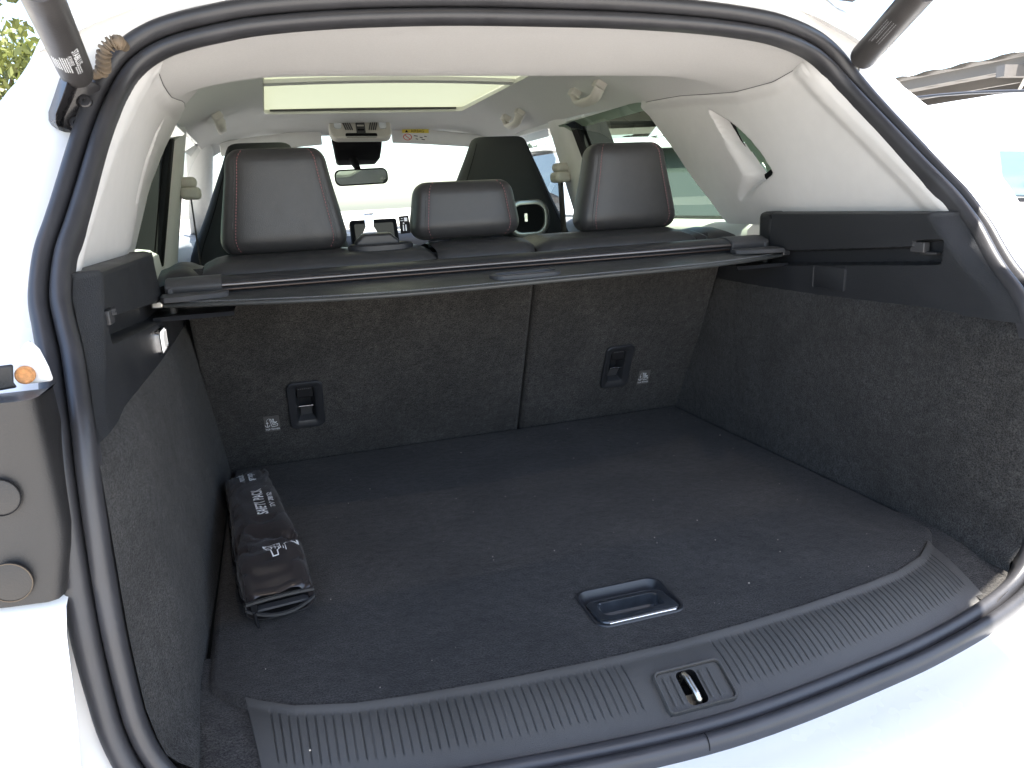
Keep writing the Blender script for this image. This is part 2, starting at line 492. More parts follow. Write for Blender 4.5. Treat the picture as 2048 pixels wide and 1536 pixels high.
for sgn in (1, -1):
    rows = []
    for z in zs_:
        ry = rear_y(z)
        rows.append([(sgn * xout(max(y, ry), z), max(y, ry) if y > -.465 else ry, z) for y in ys_])
    def skip(j, i):
        y = (ys_[i] + ys_[i + 1]) / 2; z = (zs_[j] + zs_[j + 1]) / 2
        if in_window(y, z): return True
        if z > .45 and y > ip(z, [.45, .76], [2.32, 1.70]): return True
        if z > .15 and y > 2.4 and z > .42: return True
        for wy in (-.02, 2.45):
            if (y - wy) ** 2 + (z - (GZ + .33)) ** 2 < .36 ** 2: return True
        return False
    MB().grid(rows, skip=skip).build('body_side', M_white, car, 50)
    MB().grid([[(sgn * (xout(y, .7525) + dx), y, lerp(.7525, max(.76, roofz(.60, y) - .001), t)) for t, dx in ((0, 0), (.35, .012), (.7, .014), (1, .003))] for y in ys_[:110] if y > -.45]).build('roof_rail', M_white, car, 50)
# roof outer skin with the sunroof opening
xs_ = [-.62, -.6, -.55, -.48, -.40, -.36, -.2, 0, .2, .36, .40, .48, .55, .6, .62]
yr_ = [-.50, -.46, -.38, -.2, 0, .15, .4, .7, 1.0, 1.25, 1.35, 1.5, 1.66]
def roofz(x, y):
    z = ip(y, [-.50, -.38, -.1, .5, 1.2, 1.66], [.815, .845, .89, .925, .915, .865])
    return z - .11 * (abs(x) / .62) ** 3.2
def rskip(j, i):
    return .15 <= yr_[j] < 1.25 and -.36 <= xs_[i] < .36
MB().grid([[(x, y, roofz(x, y)) for x in xs_] for y in yr_], skip=rskip).build('roof', M_white, car, 50)
MB().grid([[(x, y, roofz(x, y) + .003) for x in (-.37, -.2, 0, .2, .37)] for y in (.14, .5, .9, 1.26)]).build('sunroof_glass', glass('sunroof_tint', (.64, .665, .57)), car, 50)
# windscreen, bonnet, front
def ws(u, t):
    y = lerp(1.66, 2.42, t); hw = lerp(.60, .70, t)
    return (u * hw, y - .10 * u * u, lerp(.862, .43, t) - .10 * u * u * (1 - t) * .9)
MB().grid([[ws(u, t) for u in np.linspace(-1, 1, 9)] for t in np.linspace(0, 1, 6)]).build('windscreen', M_winscr, car, 60)
MB().grid([[(u * lerp(.72, .68, t), lerp(2.36, 3.38, t) - .12 * u * u * t, .43 - .14 * t - .10 * t ** 4 - .05 * u * u) for u in np.linspace(-1, 1, 9)] for t in np.linspace(0, 1, 8)]).build('bonnet', M_white, car, 60)
MB().grid([[(u * .68, 3.38 - .12 * u * u, z) for u in np.linspace(-1, 1, 9)] for z in (-.55, -.3, 0, .14)]).build('front_bumper', M_white, car, 60)
# underbody
MB().box((0, 1.2, -.47), (1.5, 4.1, .04)).build('underbody', M_black, car, 0)
MB().box((0, 1.3, -.30), (1.40, 2.6, .02)).build('cabin_floor', M_carpet, car, 0)
# wheels
for wy in (-.02, 2.45):
    for sgn in (1, -1):
        cx = sgn * .70
        tyre = MB(); prof = [(.20, -.10), (.29, -.105), (.325, -.08), (.33, 0), (.325, .08), (.29, .105), (.20, .10)]
        rings = [[(cx + b, wy + a * math.cos(2 * math.pi * k / 32), GZ + .33 + a * math.sin(2 * math.pi * k / 32)) for k in range(32)] for a, b in prof]
        wh = tyre.rings(rings, True, True).build('wheel', M_tyre, car, 40)
        rim = MB()
        for k in range(10):
            a = 2 * math.pi * k / 10
            d = np.array([0, math.cos(a), math.sin(a)])
            rim.box(np.array([cx + sgn * .098, wy, GZ + .33]) + d * .10, (.02, .20, .03), (1, 0, 0), d, np.cross([1, 0, 0], d))
        rim.build('rim', M_steel, wh, 0)
# rear bumper, below the sill
bump = []
for u in np.linspace(-1, 1, 33):
    x = .74 * u
    yy = -1.10 + .16 * abs(u) ** 3
    bump.append([(x, yy + .12, -.06), (x, yy + .02, -.068), (x * 1.01, yy - .03, -.085), (x * 1.02, yy - .05, -.13), (x * 1.02, yy - .04, -.25), (x * 1.02, yy - .02, -.36), (x, yy + .05, -.40), (x, yy + .3, -.42)])
MB().grid(bump).build('rear_bumper', M_white, car, 50)
# bumper side corners + black lamp-ledge trim, each side
for sgn in (1, -1):
    rows = []
    for z in np.linspace(.375, .20, 10):
        sx, sy = seal_at(z)
        x0 = .577 if z > .25 else lerp(.577, .588, (.25 - z) / .05)
        yb = -.905 + .012 * math.cos((z - .29) * 10)
        rows.append([(sgn * (x0 + .002), yb + .055, z), (sgn * (x0 + .002), yb + .012, z), (sgn * (x0 + .005), yb + .003, z), (sgn * (x0 + .012), yb, z)] + [(sgn * (x0 + .012 + .19 * t), yb + .02 * t + .10 * t ** 3, z) for t in (.15, .3, .5, .7, .85, 1.0)])
    top = [(p[0], p[1] + .0, p[2]) for p in rows[0]]
    rows = [[(p[0], -.845, p[2] - .002) for p in top], [(p[0], p[1] + .012, p[2] - .001) for p in top]] + rows
    bt = MB().grid(rows).build('bumper_trim', M_bumper, car, 50)
    # round plugs
    for (zz, xx, r, mt) in ((.300, .628, .0160, M_bumper), (.218, .626, .0175, M_dirt)):
        pt = oy(-1, 995, -.8928) if zz > .25 else oy(20, 1165, -.8962)
        fr = Frame((-sgn * pt[0], pt[1], pt[2]), (sgn, .07, 0), (0, 0, 1))
        fr.n = np.array([0, -1, 0.])
        MB().rings([[fr.p(a * math.cos(2 * math.pi * k / 28), a * math.sin(2 * math.pi * k / 28), h) for k in range(28)] for a, h in ((r - .0009, .0005), (r - .0009, .0014), (r, .0014), (r, .0005))], False, False).build('plug_rim', M_black if mt is M_bumper else mt, bt, 30)
        MB().rings([[fr.p(a * math.cos(2 * math.pi * k / 28), a * math.sin(2 * math.pi * k / 28), h) for k in range(28)] for a, h in ((r - .001, -.003), (r - .001, .0008), (r - .003, .0012))], False, True).build('round_plug', M_bumper, bt, 30)
    # white body tip with an orange bolt just above the ledge, a dark lamp edge beside it
    def tip(P, y, th, nm, m_, par):
        pp = [oy(a_, b_, y) for a_, b_ in P]; pp = [(-sgn * p[0], p[1], p[2]) for p in pp]; n_ = len(pp)
        return MB().add(pp + [(p[0], p[1] + th, p[2]) for p in pp], [tuple(range(n_)), tuple(range(2 * n_ - 1, n_ - 1, -1))] + [(k, k + n_, (k + 1) % n_ + n_, (k + 1) % n_) for k in range(n_)]).build(nm, m_, par, 30, bevel=.003)
    tb = tip([(58, 680), (46, 690), (40, 698), (32, 725), (29, 750), (33, 769), (60, 769), (106, 763), (96, 735), (78, 700)], -.838, .006, 'body_panel_tip', M_white, car)
    tip([(25, 729), (-30, 736), (-60, 790), (0, 782), (34, 776), (26, 766)], -.852, .004, 'lamp_edge', M_bumper, bt)
    pt = oy(53, 748, -.839); fr2 = Frame((-sgn * pt[0], pt[1], pt[2]), (sgn, 0, 0), (0, 0, 1)); fr2.n = np.array([0, -1, 0.])
    MB().rings([[fr2.p(a * math.cos(2 * math.pi * k / 20), a * math.sin(2 * math.pi * k / 20), h) for k in range(20)] for a, h in ((.0078, .002), (.0078, .0055), (.0064, .0066), (.0052, .006))], False, True).build('bolt', M_rust, tb, 40)
    # white bumper corner under the trim
    rows = []
    for z, dy in ((.196, .01), (.190, -.006), (.17, -.02), (.10, -.04), (.02, -.075), (-.05, -.10), (-.13, -.12), (-.30, -.11), (-.42, -.07)):
        rows.append([(sgn * (.590 + .0 * t + .225 * t), -.885 + dy * (1 - .6 * t) + .13 * t ** 3, z) for t in (0, .05, .15, .3, .5, .7, .85, 1.0)])
    MB().grid(rows).build('bumper_corner', M_white, car, 50)

# --- side glass
for sgn in (1, -1):
    yy = np.linspace(-.36, .88, 24); zz = np.linspace(.42, .745, 8)
    MB().grid([[(sgn * (xout(max(y, -.6), z) - .022), y, z) for y in yy] for z in zz]).build('rear_side_window', M_priv, car, 60)
    yy = np.linspace(.97, 2.3, 16)
    MB().grid([[(sgn * (xout(y, z) - .02), min(y, ip(z, [.42, .745], [2.28, 1.62])), z) for y in yy] for z in zz]).build('front_side_window', M_winscr, car, 60)
    # black frames: B-post strip and rear door frame
    for (ya, yb, xo) in ((.78, 1.02, -.010),):
        MB().grid([[(sgn * (xout(y, z) + xo), y, z) for y in (ya, .85, .93, yb)] for z in zz]).build('door_post', M_black, car, 60)
    # inner window frame (black rubber) of the rear door, against the centre pillar
    fp = []
    for z in np.linspace(.36, .752, 14):
        xi = ip(z, [.30, .37, .58, .77], [.672, .655, .615, .580]); yr = ip(z, [.30, .38, .58, .77], [.64, .690, .76, .845])
        fp.append((sgn * (xi + .016), yr, z))
    rows = [[(p[0] + sgn * dx, p[1] + dy, p[2]) for dx, dy in ((.125, .02), (.012, .012), (.004, .004), (.0, -.010), (.0, -.050), (.006, -.058), (.018, -.060), (.020, -.074), (.10, -.075))] for p in fp]
    MB().grid(rows).build('door_frame', M_black, car, 40)
# --- tailgate, raised above the opening
tg = bpy.data.objects.new('tailgate', None); S.collection.objects.link(tg); setup(tg, car)
def tgp(u, s, h=0.0):
    """u across -1..1, s metres along from hinge, h below"""
    y = -.44 - ip(s, [0, .52, 1.02, 1.2], [0, .49, .985, 1.16]); z = ip(s, [0, .52, 1.02, 1.2], [.855, 1.02, 1.03, 1.00])
    hw = ip(s, [0, .15, .49, .56, .63, .70, .82, .88, .93, 1.05, 1.2], [.60, .66, .69, .650, .650, .69, .70, .69, .565, .525, .48])  # out-of-view side edge notched and tapered to shape the sun patches
    return (u * hw, y - .05 * (1 - u * u) * ip(s, [0, 1.02], [.2, 1]), z - h + .02 * (1 - u * u))
U = np.array([-1, -.98, -.86, -.84, -.4, 0, .4, .84, .86, .98, 1]); SS = np.array([0, .02, .07, .09, .30, .49, .56, .63, .70, .74, .82, .88, .93, 1.05, 1.18, 1.2])
def tskip(j, i): return 1 < i < 8 and 2 <= j <= 6 and U[i] >= -.86 and U[i + 1] <= .86
for h, m_, nm in ((0, M_white, 'tailgate_skin'), (.05, M_plastic, 'tailgate_lining')):
    MB().grid([[tgp(u, s, h) for u in U] for s in SS], skip=tskip).build(nm, m_, tg, 50)
ed = [tgp(u, 0) for u in U] + [tgp(1, s) for s in SS[1:]] + [tgp(u, 1.2) for u in U[::-1][1:]] + [tgp(-1, s) for s in SS[::-1][1:-1]]
MB().grid([ed, [(p[0], p[1], p[2] - .05) for p in ed]], cu=True).build('tailgate_edge', M_white, tg, 50)
MB().grid([[tgp(u, s, .012) for u in (-.9, -.4, 0, .4, .9)] for s in (.05, .3, .52, .69)]).build('tailgate_window', M_hatchglass, tg, 50)
for sgn in (1, -1):
    hg = MB()
    hg.box((sgn * .335, -.475, .800), (.045, .09, .030)); hg.tube([(sgn * .335, -.52, .797), (sgn * .335, -.50, .825), (sgn * .335, -.455, .85)], .012, 10)
    hg.build('hinge', M_white, car, 40, bevel=.006)

# --- gas struts
def strut(a, b, r, sgn):
    a = np.array(a); b = np.array(b); d = (b - a) / np.linalg.norm(b - a); L = np.linalg.norm(b - a)
    st = MB().tube([a - d * .0, a + d * .002, a + d * .006, a + d * .03, a + d * L], [r * .88, r * .97, r, r * 1.01, r * 1.01], 28).build('gas_strut', M_strut, car, 50)
    return st, d
# left: thick powered strut
La = oy(153, 146, -.55); Lb = oy(70, -40, -.78)
stL, dL = strut(La, Lb, .0178, -1)
side = np.cross(dL, [0, 0, 1]); side /= np.linalg.norm(side)
def print_on_cylinder(items, a, d, r, view, name, parent, m_):
    """items: (vs,fs,along,around) flat meshes wrapped on a cylinder; text runs down the axis"""
    a = np.array(a); v = np.array(view); v = v - d * (v @ d); v /= np.linalg.norm(v); w = np.cross(d, v)
    mb = MB()
    for vs, fs, s0, c0 in items:
        out = []
        for x, y, *_ in vs:
            ang = (c0 + y) / r
            out.append(a + d * (s0 - x) + (v * math.cos(ang) + w * math.sin(ang)) * (r * 1.01 + .0004))
        mb.add(out, fs)
    return mb.build(name, m_, parent, 0, fixn=False)
view = CAM - La
def dashes(x0, x1, y, h, seed):
    rnd = random.Random(seed); vs = []; fs = []
    x = x0
    while x < x1:
        w = rnd.uniform(.0012, .0045)
        n = len(vs); vs += [(x, y), (min(x + w, x1), y), (min(x + w, x1), y + h), (x, y + h)]; fs.append((n, n + 1, n + 2, n + 3)); x += w + rnd.uniform(.0005, .0011)
    return vs, fs
items = []
tv, tf = text_mesh('STABILUS', .0090, .0002); items.append((tv, tf, .088, .0050))
tv, tf = text_mesh('POWERISE', .0052); items.append((tv, tf, .086, -.0012))
for k in range(4): items.append((*dashes(-.020, .020, 0, .0010, k), .074, -.0042 - .0019 * k))
for k in range(4): items.append((*dashes(-.016, .012, 0, .0010, k + 9), .070, -.0122 - .0019 * k))
for k in range(3): items.append((*dashes(-.012, .008, 0, .0010, k + 19), .055, .0002 + .0019 * k))
# text runs with its tops outward (towards the sky side)
items = [([(x * 1.1, y * 1.1) for x, y, *_ in vs], fs, s * 1.05, c * 1.1 + .001) for vs, fs, s, c in items]
print_on_cylinder(items, La, dL, .0178, view, 'strut_print', stL, M_print)
# right strut
Ra = oy(1724, 116, -.52); Rb = oy(1850, -25, -.68)
stR, dR = strut(Ra, Rb, .0205, 1)
items = [(*dashes(-.045, .0, 0, .0011, 31), .075, -.004), (*dashes(-.03, .02, 0, .0020, 32), .085, -.0075), (*dashes(-.04, .015, 0, .0011, 33), .075, -.0105), (*dashes(-.02, .03, 0, .0011, 34), .10, .0005), (*dashes(-.02, .03, 0, .0011, 35), .10, .004)]
print_on_cylinder(items, Ra, dR, .0205, CAM - Ra, 'strut_print', stR, M_stitchg)
ball = MB().tube([Ra + dR * .01, Ra - dR * .012, Ra - dR * .03 + np.array([.002, .004, -.004])], [.006, .0055, .005], 12)
ball.tube([oy(1712, 140, -.49), oy(1708, 150, -.47)], .006, 10)
ball.build('ball_joint', M_steel, stR, 50)
# left bracket: pressed black steel with a raised rib and two torx screws
bk = MB()
bpx = [[(128, 140), (140, 142), (158, 148), (176, 160), (200, 170)], [(120, 165), (134, 168), (150, 176), (168, 178), (196, 190)], [(112, 190), (124, 196), (138, 204), (158, 205), (188, 214)],
       [(100, 225), (112, 228), (124, 232), (146, 236), (178, 244)], [(100, 240), (112, 246), (122, 252), (140, 258), (170, 262)], [(106, 250), (118, 258), (128, 262), (146, 266), (166, 268)]]
dep = [-.545, -.556, -.545, -.540, -.525]
rows = [[oy(px, py, dep[i] + (.01 if j == 5 else 0) - (.012 if i == 1 and 0 < j < 5 else 0)) for i, (px, py) in enumerate(r)] for j, r in enumerate(bpx)]
brk = bk.grid(rows).build('strut_bracket', M_bracket, car, 30, solid=.004, bevel=.002)
for (px, py) in ((152, 246), (170, 203)):
    c = oy(px, py, -.543); fr = Frame(c, (1, 0, 0), (0, .3, 1)); fr.n = np.array([0, -1, .2])
    MB().rings([[fr.p(a * math.cos(2 * math.pi * k / 18), a * math.sin(2 * math.pi * k / 18), h) for k in range(18)] for a, h in ((.0075, -.004), (.0075, .002), (.006, .003), (.0025, .003), (.0022, 0))], False, True).build('screw', M_bracket, brk, 30)
# dusty wiring grommet looping from tailgate into the body
hpx = [(184, 150, -.48), (196, 148, -.48), (208, 138, -.485), (206, 118, -.495), (210, 100, -.50), (220, 88, -.50), (232, 84, -.50), (243, 86, -.49), (250, 94, -.47)]
hpts = [Vector(oy(a, b, c - .045)) for a, b, c in hpx]
pts = []
for i in range(len(hpts) - 1):
    for k in range(12): pts.append(hpts[i].lerp(hpts[i + 1], k / 12))
for _ in range(6): pts = [pts[0]] + [(pts[i - 1] + pts[i] * 2 + pts[i + 1]) / 4 for i in range(1, len(pts) - 1)] + [pts[-1]]
nP = len(pts)
rad = [(.0062 + (.0022 * (1 if (i % 6) < 3 else -.6) if .18 < i / nP < .82 else -.0005)) for i in range(nP)]
MB().tube(pts, rad, 12).build('wiring_grommet', M_hose, car, 60)

# --- boot side trims (dark plastic, carpet, light pillar trim)
def wallx(z):
    return ip(z, [-.03, 0, .315, .455, .50, .60, .69, .74], [.519, .520, .545, .552, .580, .548, .505, .48])
def groove(y, z):
    """depth of the cover-runner slot in the dark trim"""
    zc = ip(y, [-.69, -.34], [.398, .3745]); 
    d = 0.0
    hh = .0125
    e = sm((hh - abs(z - zc)) / .004 + .5)
    e *= sm((y + .70) / .006) 
    d = .022 * e
    # hook pocket at the rear end
    e2 = sm((.016 - abs(z - (zc + .006))) / .004 + .5) * sm((.024 - abs(y + .675)) / .006 + .5)
    return max(d, .024 * e2)
trim = {}
def seal_at2(z):
    q = SP[20:121][::-1]
    return ip(z, [p[2] for p in q], [p[0] for p in q]), ip(z, [p[2] for p in q], [p[1] for p in q])
for sgn in (1, -1):
    zz = [.3155 + (.455 - .3155) * k / 92 for k in range(93)]
    rows = []
    for z in zz:
        sx, sy = seal_at(z)
        y0 = -.45 * z + .08
        if z > .40: y0 = lerp(y0, -.300, sm((z - .40) / .008))
        row = []
        for k in range(121):
            t = k / 120
            y = lerp(y0, sy + .002, t)
            d = y - sy
            x = wallx(z) + .006 + (sx - wallx(z) - .004) * sm(1 - d / .042) - .004 * sm(1 - d / .042)
            x += groove(y, z)
            row.append((sgn * x, y, z))
        rows.append(row)
    # rounded top lip then ledge outwards
    last = rows[-1]
    for dz, dx in ((.003, .001), (.005, .004), (.006, .010), (.0065, .05)):
        rows.append([(p[0] + sgn * dx * (1 if i < 110 else .25), p[1], p[2] + dz) for i, p in enumerate(last)])
    tr = MB().grid(rows).build('boot_side_trim', M_plastic, car, 35)
    trim[sgn] = tr
    # front end of the trim (the box the cover cassette clips into)
    rb = []
    for z, y in ((.405, -.302), (.430, -.302), (.447, -.300), (.456, -.292), (.460, -.275)):
        x = wallx(z) + .006
        rb.append([(sgn * x, y, z), (sgn * (x + .003), y + .004, z), (sgn * (x + .05), y + .012, z), (sgn * (x + .08), y + .02, z)])
    MB().grid(rb).build('trim_end', M_plastic, tr, 35)
    # front shelf of the trim beside the seat
    MB().box((sgn * .602, -.272, .425), (.078, .05, .074)).build('cassette_housing', M_plastic, tr, 35, bevel=.012, bseg=3)
    # side carpet: from floor up to the plastic, wrapping round to the seal
    zz2 = [-.014, -.006, .0, .01, .02, .04, .07, .11, .15, .19, .23, .27, .295, .3155, .318, .34]
    rows = []
    for z in zz2:
        sx, sy = seal_at(max(z, .0))
        row = []
        for k in range(61):
            t = k / 60
            y = lerp(-.45 * max(z, 0) + .09, sy + .002, t)
            d = y - sy
            x = wallx(z) + (sx - wallx(z)) * sm(1 - d / .13) ** 1.2
            x -= .004 * math.sin(z * 9) * math.sin(y * 7 + 1)
            if z > .317: x += .014 if z > .33 else .006
            elif z > .296: x += .005 * (z - .296) / .0195
            if z < .02: x -= .010 * (1 - max(z, 0) / .02) ** 2 * sm(1 - (d - .0) / .16)
            row.append((sgn * x, y, z))
        rows.append(row)
    MB().grid(rows).build('side_carpet', M_carpet, car, 60)
    # carpet apron in the floor corner beside the sill plate
    ap = []
    for t in np.linspace(0, 1, 13):
        y = lerp(-.70, -.93, t)
        sy0 = -.90
        xe = ip(-y, [.70, .76, .80, .85, .885, .905, .93], [.517, .522, .527, .537, .545, .52, .455])
        ap.append([(sgn * (.44 + (xe - .44) * s), y, -.010 - .016 * sm((-.80 - y) / .11) + .008 * s * s) for s in np.linspace(0, 1.03, 8)])
    MB().grid(ap).build('corner_carpet', M_floor, car, 60)
# square hatch on the right trim, lamp on the left
fr = Frame((.5505, -.475, .3475), (0, -1, 0), (.02, -.06, 1)); fr.n = np.array([-1., 0, 0])
hw_, hh_ = .080, .042
MB().rings(lay(fr, [(rrect(hw_, hh_, .005), -.004), (rrect(hw_, hh_, .005), .0018), (rrect(hw_ - .003, hh_ - .003, .004), .0024), (rrect(hw_ - .004, hh_ - .004, .004), .0006), (rrect(hw_ - .005, hh_ - .005, .004), .0010)]), False, True).build('socket_cover', M_plastic, trim[1], 30)
fr = Frame((-.5495, -.412, .342), (0, 1, 0), (0, 0, 1)); fr.n = np.array([1., 0, 0])
lp = MB().rings(lay(fr, [(rrect(.066, .034, .006), -.003), (rrect(.066, .034, .006), .0030), (rrect(.062, .030, .005), .0042), (rrect(.060, .028, .005), .0012)]), False, False).build('lamp_bezel', M_chrome, trim[-1], 30)
MB().rings(lay(fr, [(rrect(.060, .028, .005), .0010), (rrect(.060, .028, .005), .0030), (rrect(.054, .022, .004), .0046)]), True, True).build('lamp_lens', M_lamp, lp, 30)
# hooks in the runner pockets
for sgn in (1, -1):
    hk = MB()
    hk.box((sgn * .566, -.652, .4080), (.012, .026, .016)); hk.box((sgn * .570, -.668, .3995), (.010, .030, .004))
    hk.build('runner_catch', M_greyp, trim[sgn], 30, bevel=.0015)

# --- light pillar trim with quarter-light recess
hw_f = lambda y: ip(y, [-.54, -.52, -.45, -.30, .0, .10, .17, .32, 1.2, 1.66], [.505, .502, .498, .502, .504, .512, .524, .580, .590, .575])
ZB = .432
seam_z = lambda y: ip(y, [-.53, -.495, -.45, -.37, -.25, -.15, -.05, .15, .2], [.688, .691, .704, .690, .690, .700, .711, .723, .728])
CFZ = [.43, .445, .466, .488, .51, .533, .556, .579, .602, .6245, .648, .67, .693, .716, .73]
CFX = [.631, .6275, .6225, .617, .612, .607, .601, .593, .582, .573, .562, .55, .5375, .524, .516]
CFY = [-.045, -.025, -.005, .015, .04, .065, .085, .10, .11, .125, .14, .15, .16, .18, .185]
def trim_x(y, z):
    """inner face of the pillar trim"""
    yf = ip(z, CFZ, CFY)
    return lerp(dx_trim(z), ip(z, CFZ, CFX), float(sm((y + .36) / (yf + .36))))
HOLE = []
for px, py in ((1415, 216), (1430, 225), (1444, 233), (1460, 243), (1475, 255), (1488, 267), (1500, 279), (1513, 295), (1525, 311), (1536, 328), (1545, 343), (1544, 350), (1530, 362), (1510, 377), (1490, 391), (1481, 395), (1482, 385), (1488, 366), (1491, 350), (1474, 320), (1453, 287), (1435, 256), (1422, 232)):
    x = .56
    for _ in range(8):
        q = ox(px, py, x); x = ip(q[2], [.44, .46, .50, .55, .60, .65, .69, .73], [.592, .588, .578, .564, .548, .528, .506, .494])
        x = lerp(x, ip(q[2], CFZ, CFX), float(sm((q[1] + .36) / (ip(q[2], CFZ, CFY) + .36))))
    q = ox(px, py, x); HOLE.append((q[1], q[2]))
def sd_poly(y, z, P):
    d = 1e9; inside = False; n = len(P)
    for i in range(n):
        a = P[i]; b = P[(i + 1) % n]
        ex, ey = b[0] - a[0], b[1] - a[1]; wx, wy = y - a[0], z - a[1]
        t = max(0, min(1, (wx * ex + wy * ey) / (ex * ex + ey * ey)))
        d = min(d, math.hypot(wx - ex * t, wy - ey * t))
        if (a[1] > z) != (b[1] > z) and y < (b[0] - a[0]) * (z - a[1]) / (b[1] - a[1]) + a[0]: inside = not inside
    return -d if inside else d
def dx_trim(z):
    return ip(z, [.44, .46, .50, .55, .60, .65, .69, .73], [.592, .588, .578, .564, .548, .528, .506, .494])
for sgn in (1, -1):
    NV, NU = 90, 170
    rows = []; dd = []
    for j in range(NV + 1):
        row = []; dr = []
        for i in range(NU + 1):
            t = i / NU; v = j / NV
            # iterate because the seam height depends on y
            y = -.2; z = ZB
            for _ in range(6):
                zt = seam_z(y) + .012
                z = lerp(ZB, zt, v)
                yf = ip(z, CFZ, CFY)
                sx, sy = seal_at2(min(z, .709))
                y = lerp(yf, sy + .001, t)
            d = y - sy
            # the bevel next to the seal is a flat band, then a soft corner
            x0 = trim_x(y, z)
            if y > -.46: x0 = lerp(x0, hw_f(y) - .0008, float(sm((z - (seam_z(y) - .022)) / .022)))
            x = x0 + (sx - x0) * sm(1 - d / .055) - .007 * sm((.075 - d) / .03) * sm(d / .03)
            sdv = sd_poly(y, z, HOLE)
            rear = sm((y - ip(z, [.49, .54, .68], [-.20, -.22, -.06])) / .03)
            dep_ = sm((-sdv + .012 * rear) / lerp(.010, .046, rear)) * .036
            row.append((sgn * (x + dep_), y, z)); dr.append(dep_)
        # return at the front edge towards the door
        p = row[0]
        row = [(p[0] + sgn * .10, p[1] - .012, p[2]), (p[0] + sgn * .012, p[1] - .001, p[2]), (p[0] + sgn * .003, p[1] + .0, p[2])] + row
        rows.append(row); dd.append([0, 0, 0] + dr)
    def sk(j, i): return min(dd[j][i], dd[j + 1][i], dd[j][i + 1], dd[j + 1][i + 1]) > .0350
    MB().grid(rows, skip=sk).build('pillar_trim', M_light, car, 50)
    # black border of the quarter light at the bottom of the recess
    cy_ = sum(p[0] for p in HOLE) / len(HOLE); cz_ = sum(p[1] for p in HOLE) / len(HOLE)
    ins_ = []
    for y, z in HOLE:
        ins_.append([(sgn * (trim_x(lerp(cy_, y, s_), lerp(cz_, z, s_)) + .0330), lerp(cy_, y, s_), lerp(cz_, z, s_)) for s_ in (.62, .90)])
    MB().grid([[p[0] for p in ins_], [p[1] for p in ins_]], cu=True).build('quarter_light_border', M_black, car, 0)

# --- headliner
YC = [-.54, -.52, -.48, -.45, -.40, -.37, -.34, -.31, -.28, -.255, -.23, -.20, -.16, -.10, -.03, .05, .10, .15, .22, .30, .45, .60, .80, 1.0, 1.15, 1.27, 1.30, 1.36, 1.42, 1.5, 1.58, 1.66]
zc_ = lambda y: ip(y, [-.54, -.48, -.42, -.36, -.31, -.28, -.25, -.20, -.10, .05, .25, 1.27, 1.42, 1.55, 1.66], [.740, .7405, .735, .7265, .718, .7155, .719, .737, .785, .825, .842, .842, .832, .815, .80])
zs_f = lambda y: ip(y, [-.54, -.52, -.48, -.45, -.37, -.25, -.15, -.05, .15, .30, .9, 1.3, 1.5, 1.66], [.690, .693, .699, .704, .690, .690, .700, .711, .723, .742, .765, .765, .745, .72])
XN = np.array([0, .12, .24, .35, .36, .40, .44, .48, .53, .58]) 
def headz(x, y):
    hw = hw_f(y)
    k = max(0, (abs(x) - .30) / (hw - .30))
    w = k ** 2.2
    z = zc_(y) - (zc_(y) - zs_f(y)) * w
    # raised bowl round the sunroof
    return z
rows = []
for y in YC:
    hw = hw_f(y)
    xs = [x for x in (0, .07, .14, .21, .28, .345, .352)] + [lerp(.352, hw, t) for t in (.12, .25, .4, .55, .7, .82, .92, 1.0)]
    r = [(x, y - (.0 if y > -.535 else 0), headz(x, y)) for x in xs]
    if y < -.47:
        # follow the bow of the seal
        r = [(x, y + (.032 if y < -.5 else .014) * (x / .5) ** 4, z) for x, _, z in r]
    if y == YC[0]:
        tx = [p[0] for p in hp[:9]]
        r = [(x * .505 / hw, ip(x * .505 / hw, tx, [p[1] for p in hp[:9]]) + .002, ip(x * .505 / hw, tx, [p[2] for p in hp[:9]]) + .003) for x, _, z in r]

    rows.append([(-p[0], p[1], p[2]) for p in reversed(r[1:])] + r)
NX = len(rows[0]); mid = NX // 2
def hskip(j, i):
    return YC[j] >= .10 and YC[j + 1] <= 1.27 + 1e-6 and mid - 6 <= i < mid + 6 and YC[j] >= .30
hl = MB().grid(rows, skip=hskip).build('headliner', M_head, car, 50, sub=1)
# sunroof frame walls and shade
fr_pts = [(-.352, .31), (.352, .31), (.352, 1.262), (-.352, 1.262)]
lip = []
for h, e in ((-.003, -.003), (.002, -.002), (.006, 0.0), (.016, .002)):
    L = [(a * 1, b) for a, b in rrect(.704 + 2 * e, .952 + 2 * e, .035, 6)]
    lip.append([(a, b + .786, .842 + h) for a, b in L])
MB().rings(lip, False, False).build('sunroof_frame', M_head, car, 60)
shd = MB().grid([[(x, y, .852 + .004 * math.cos(x * 3)) for x in np.linspace(-.37, .37, 7)] for y in np.linspace(.28, 1.29, 9)]).build('sunroof_shade', M_shade, car, 50)
bar = MB()
bar.grid([[(x, .60 + .05 * (x / .36) ** 2 + dy, .843 + dz) for dy, dz in ((-.018, .010), (-.018, 0), (.018, -.002), (.018, .010))] for x in np.linspace(-.352, .352, 13)])
bar.build('shade_pull_bar', M_head, shd, 40)
dk = MB().grid([[(x, 1.258 + dy, .854 + dz) for dy, dz in ((.004, -.004), (.0, -.006), (-.004, -.004), (-.004, .004))] for x in np.linspace(-.33, .33, 9)])
dk.build('sunroof_seal', M_rubber, car, 40)
# thin shut lines between headliner and pillar trims
for sgn in (1, -1):
    pts = [(sgn * (hw_f(y) - .001), y, headz(hw_f(y), y) - .0003) for y in np.linspace(-.445, .14, 60)]
    MB().tube([(p[0], p[1], p[2] + .0004) for p in pts], .0007, 6).build('trim_gap', M_greyp, car, 60)

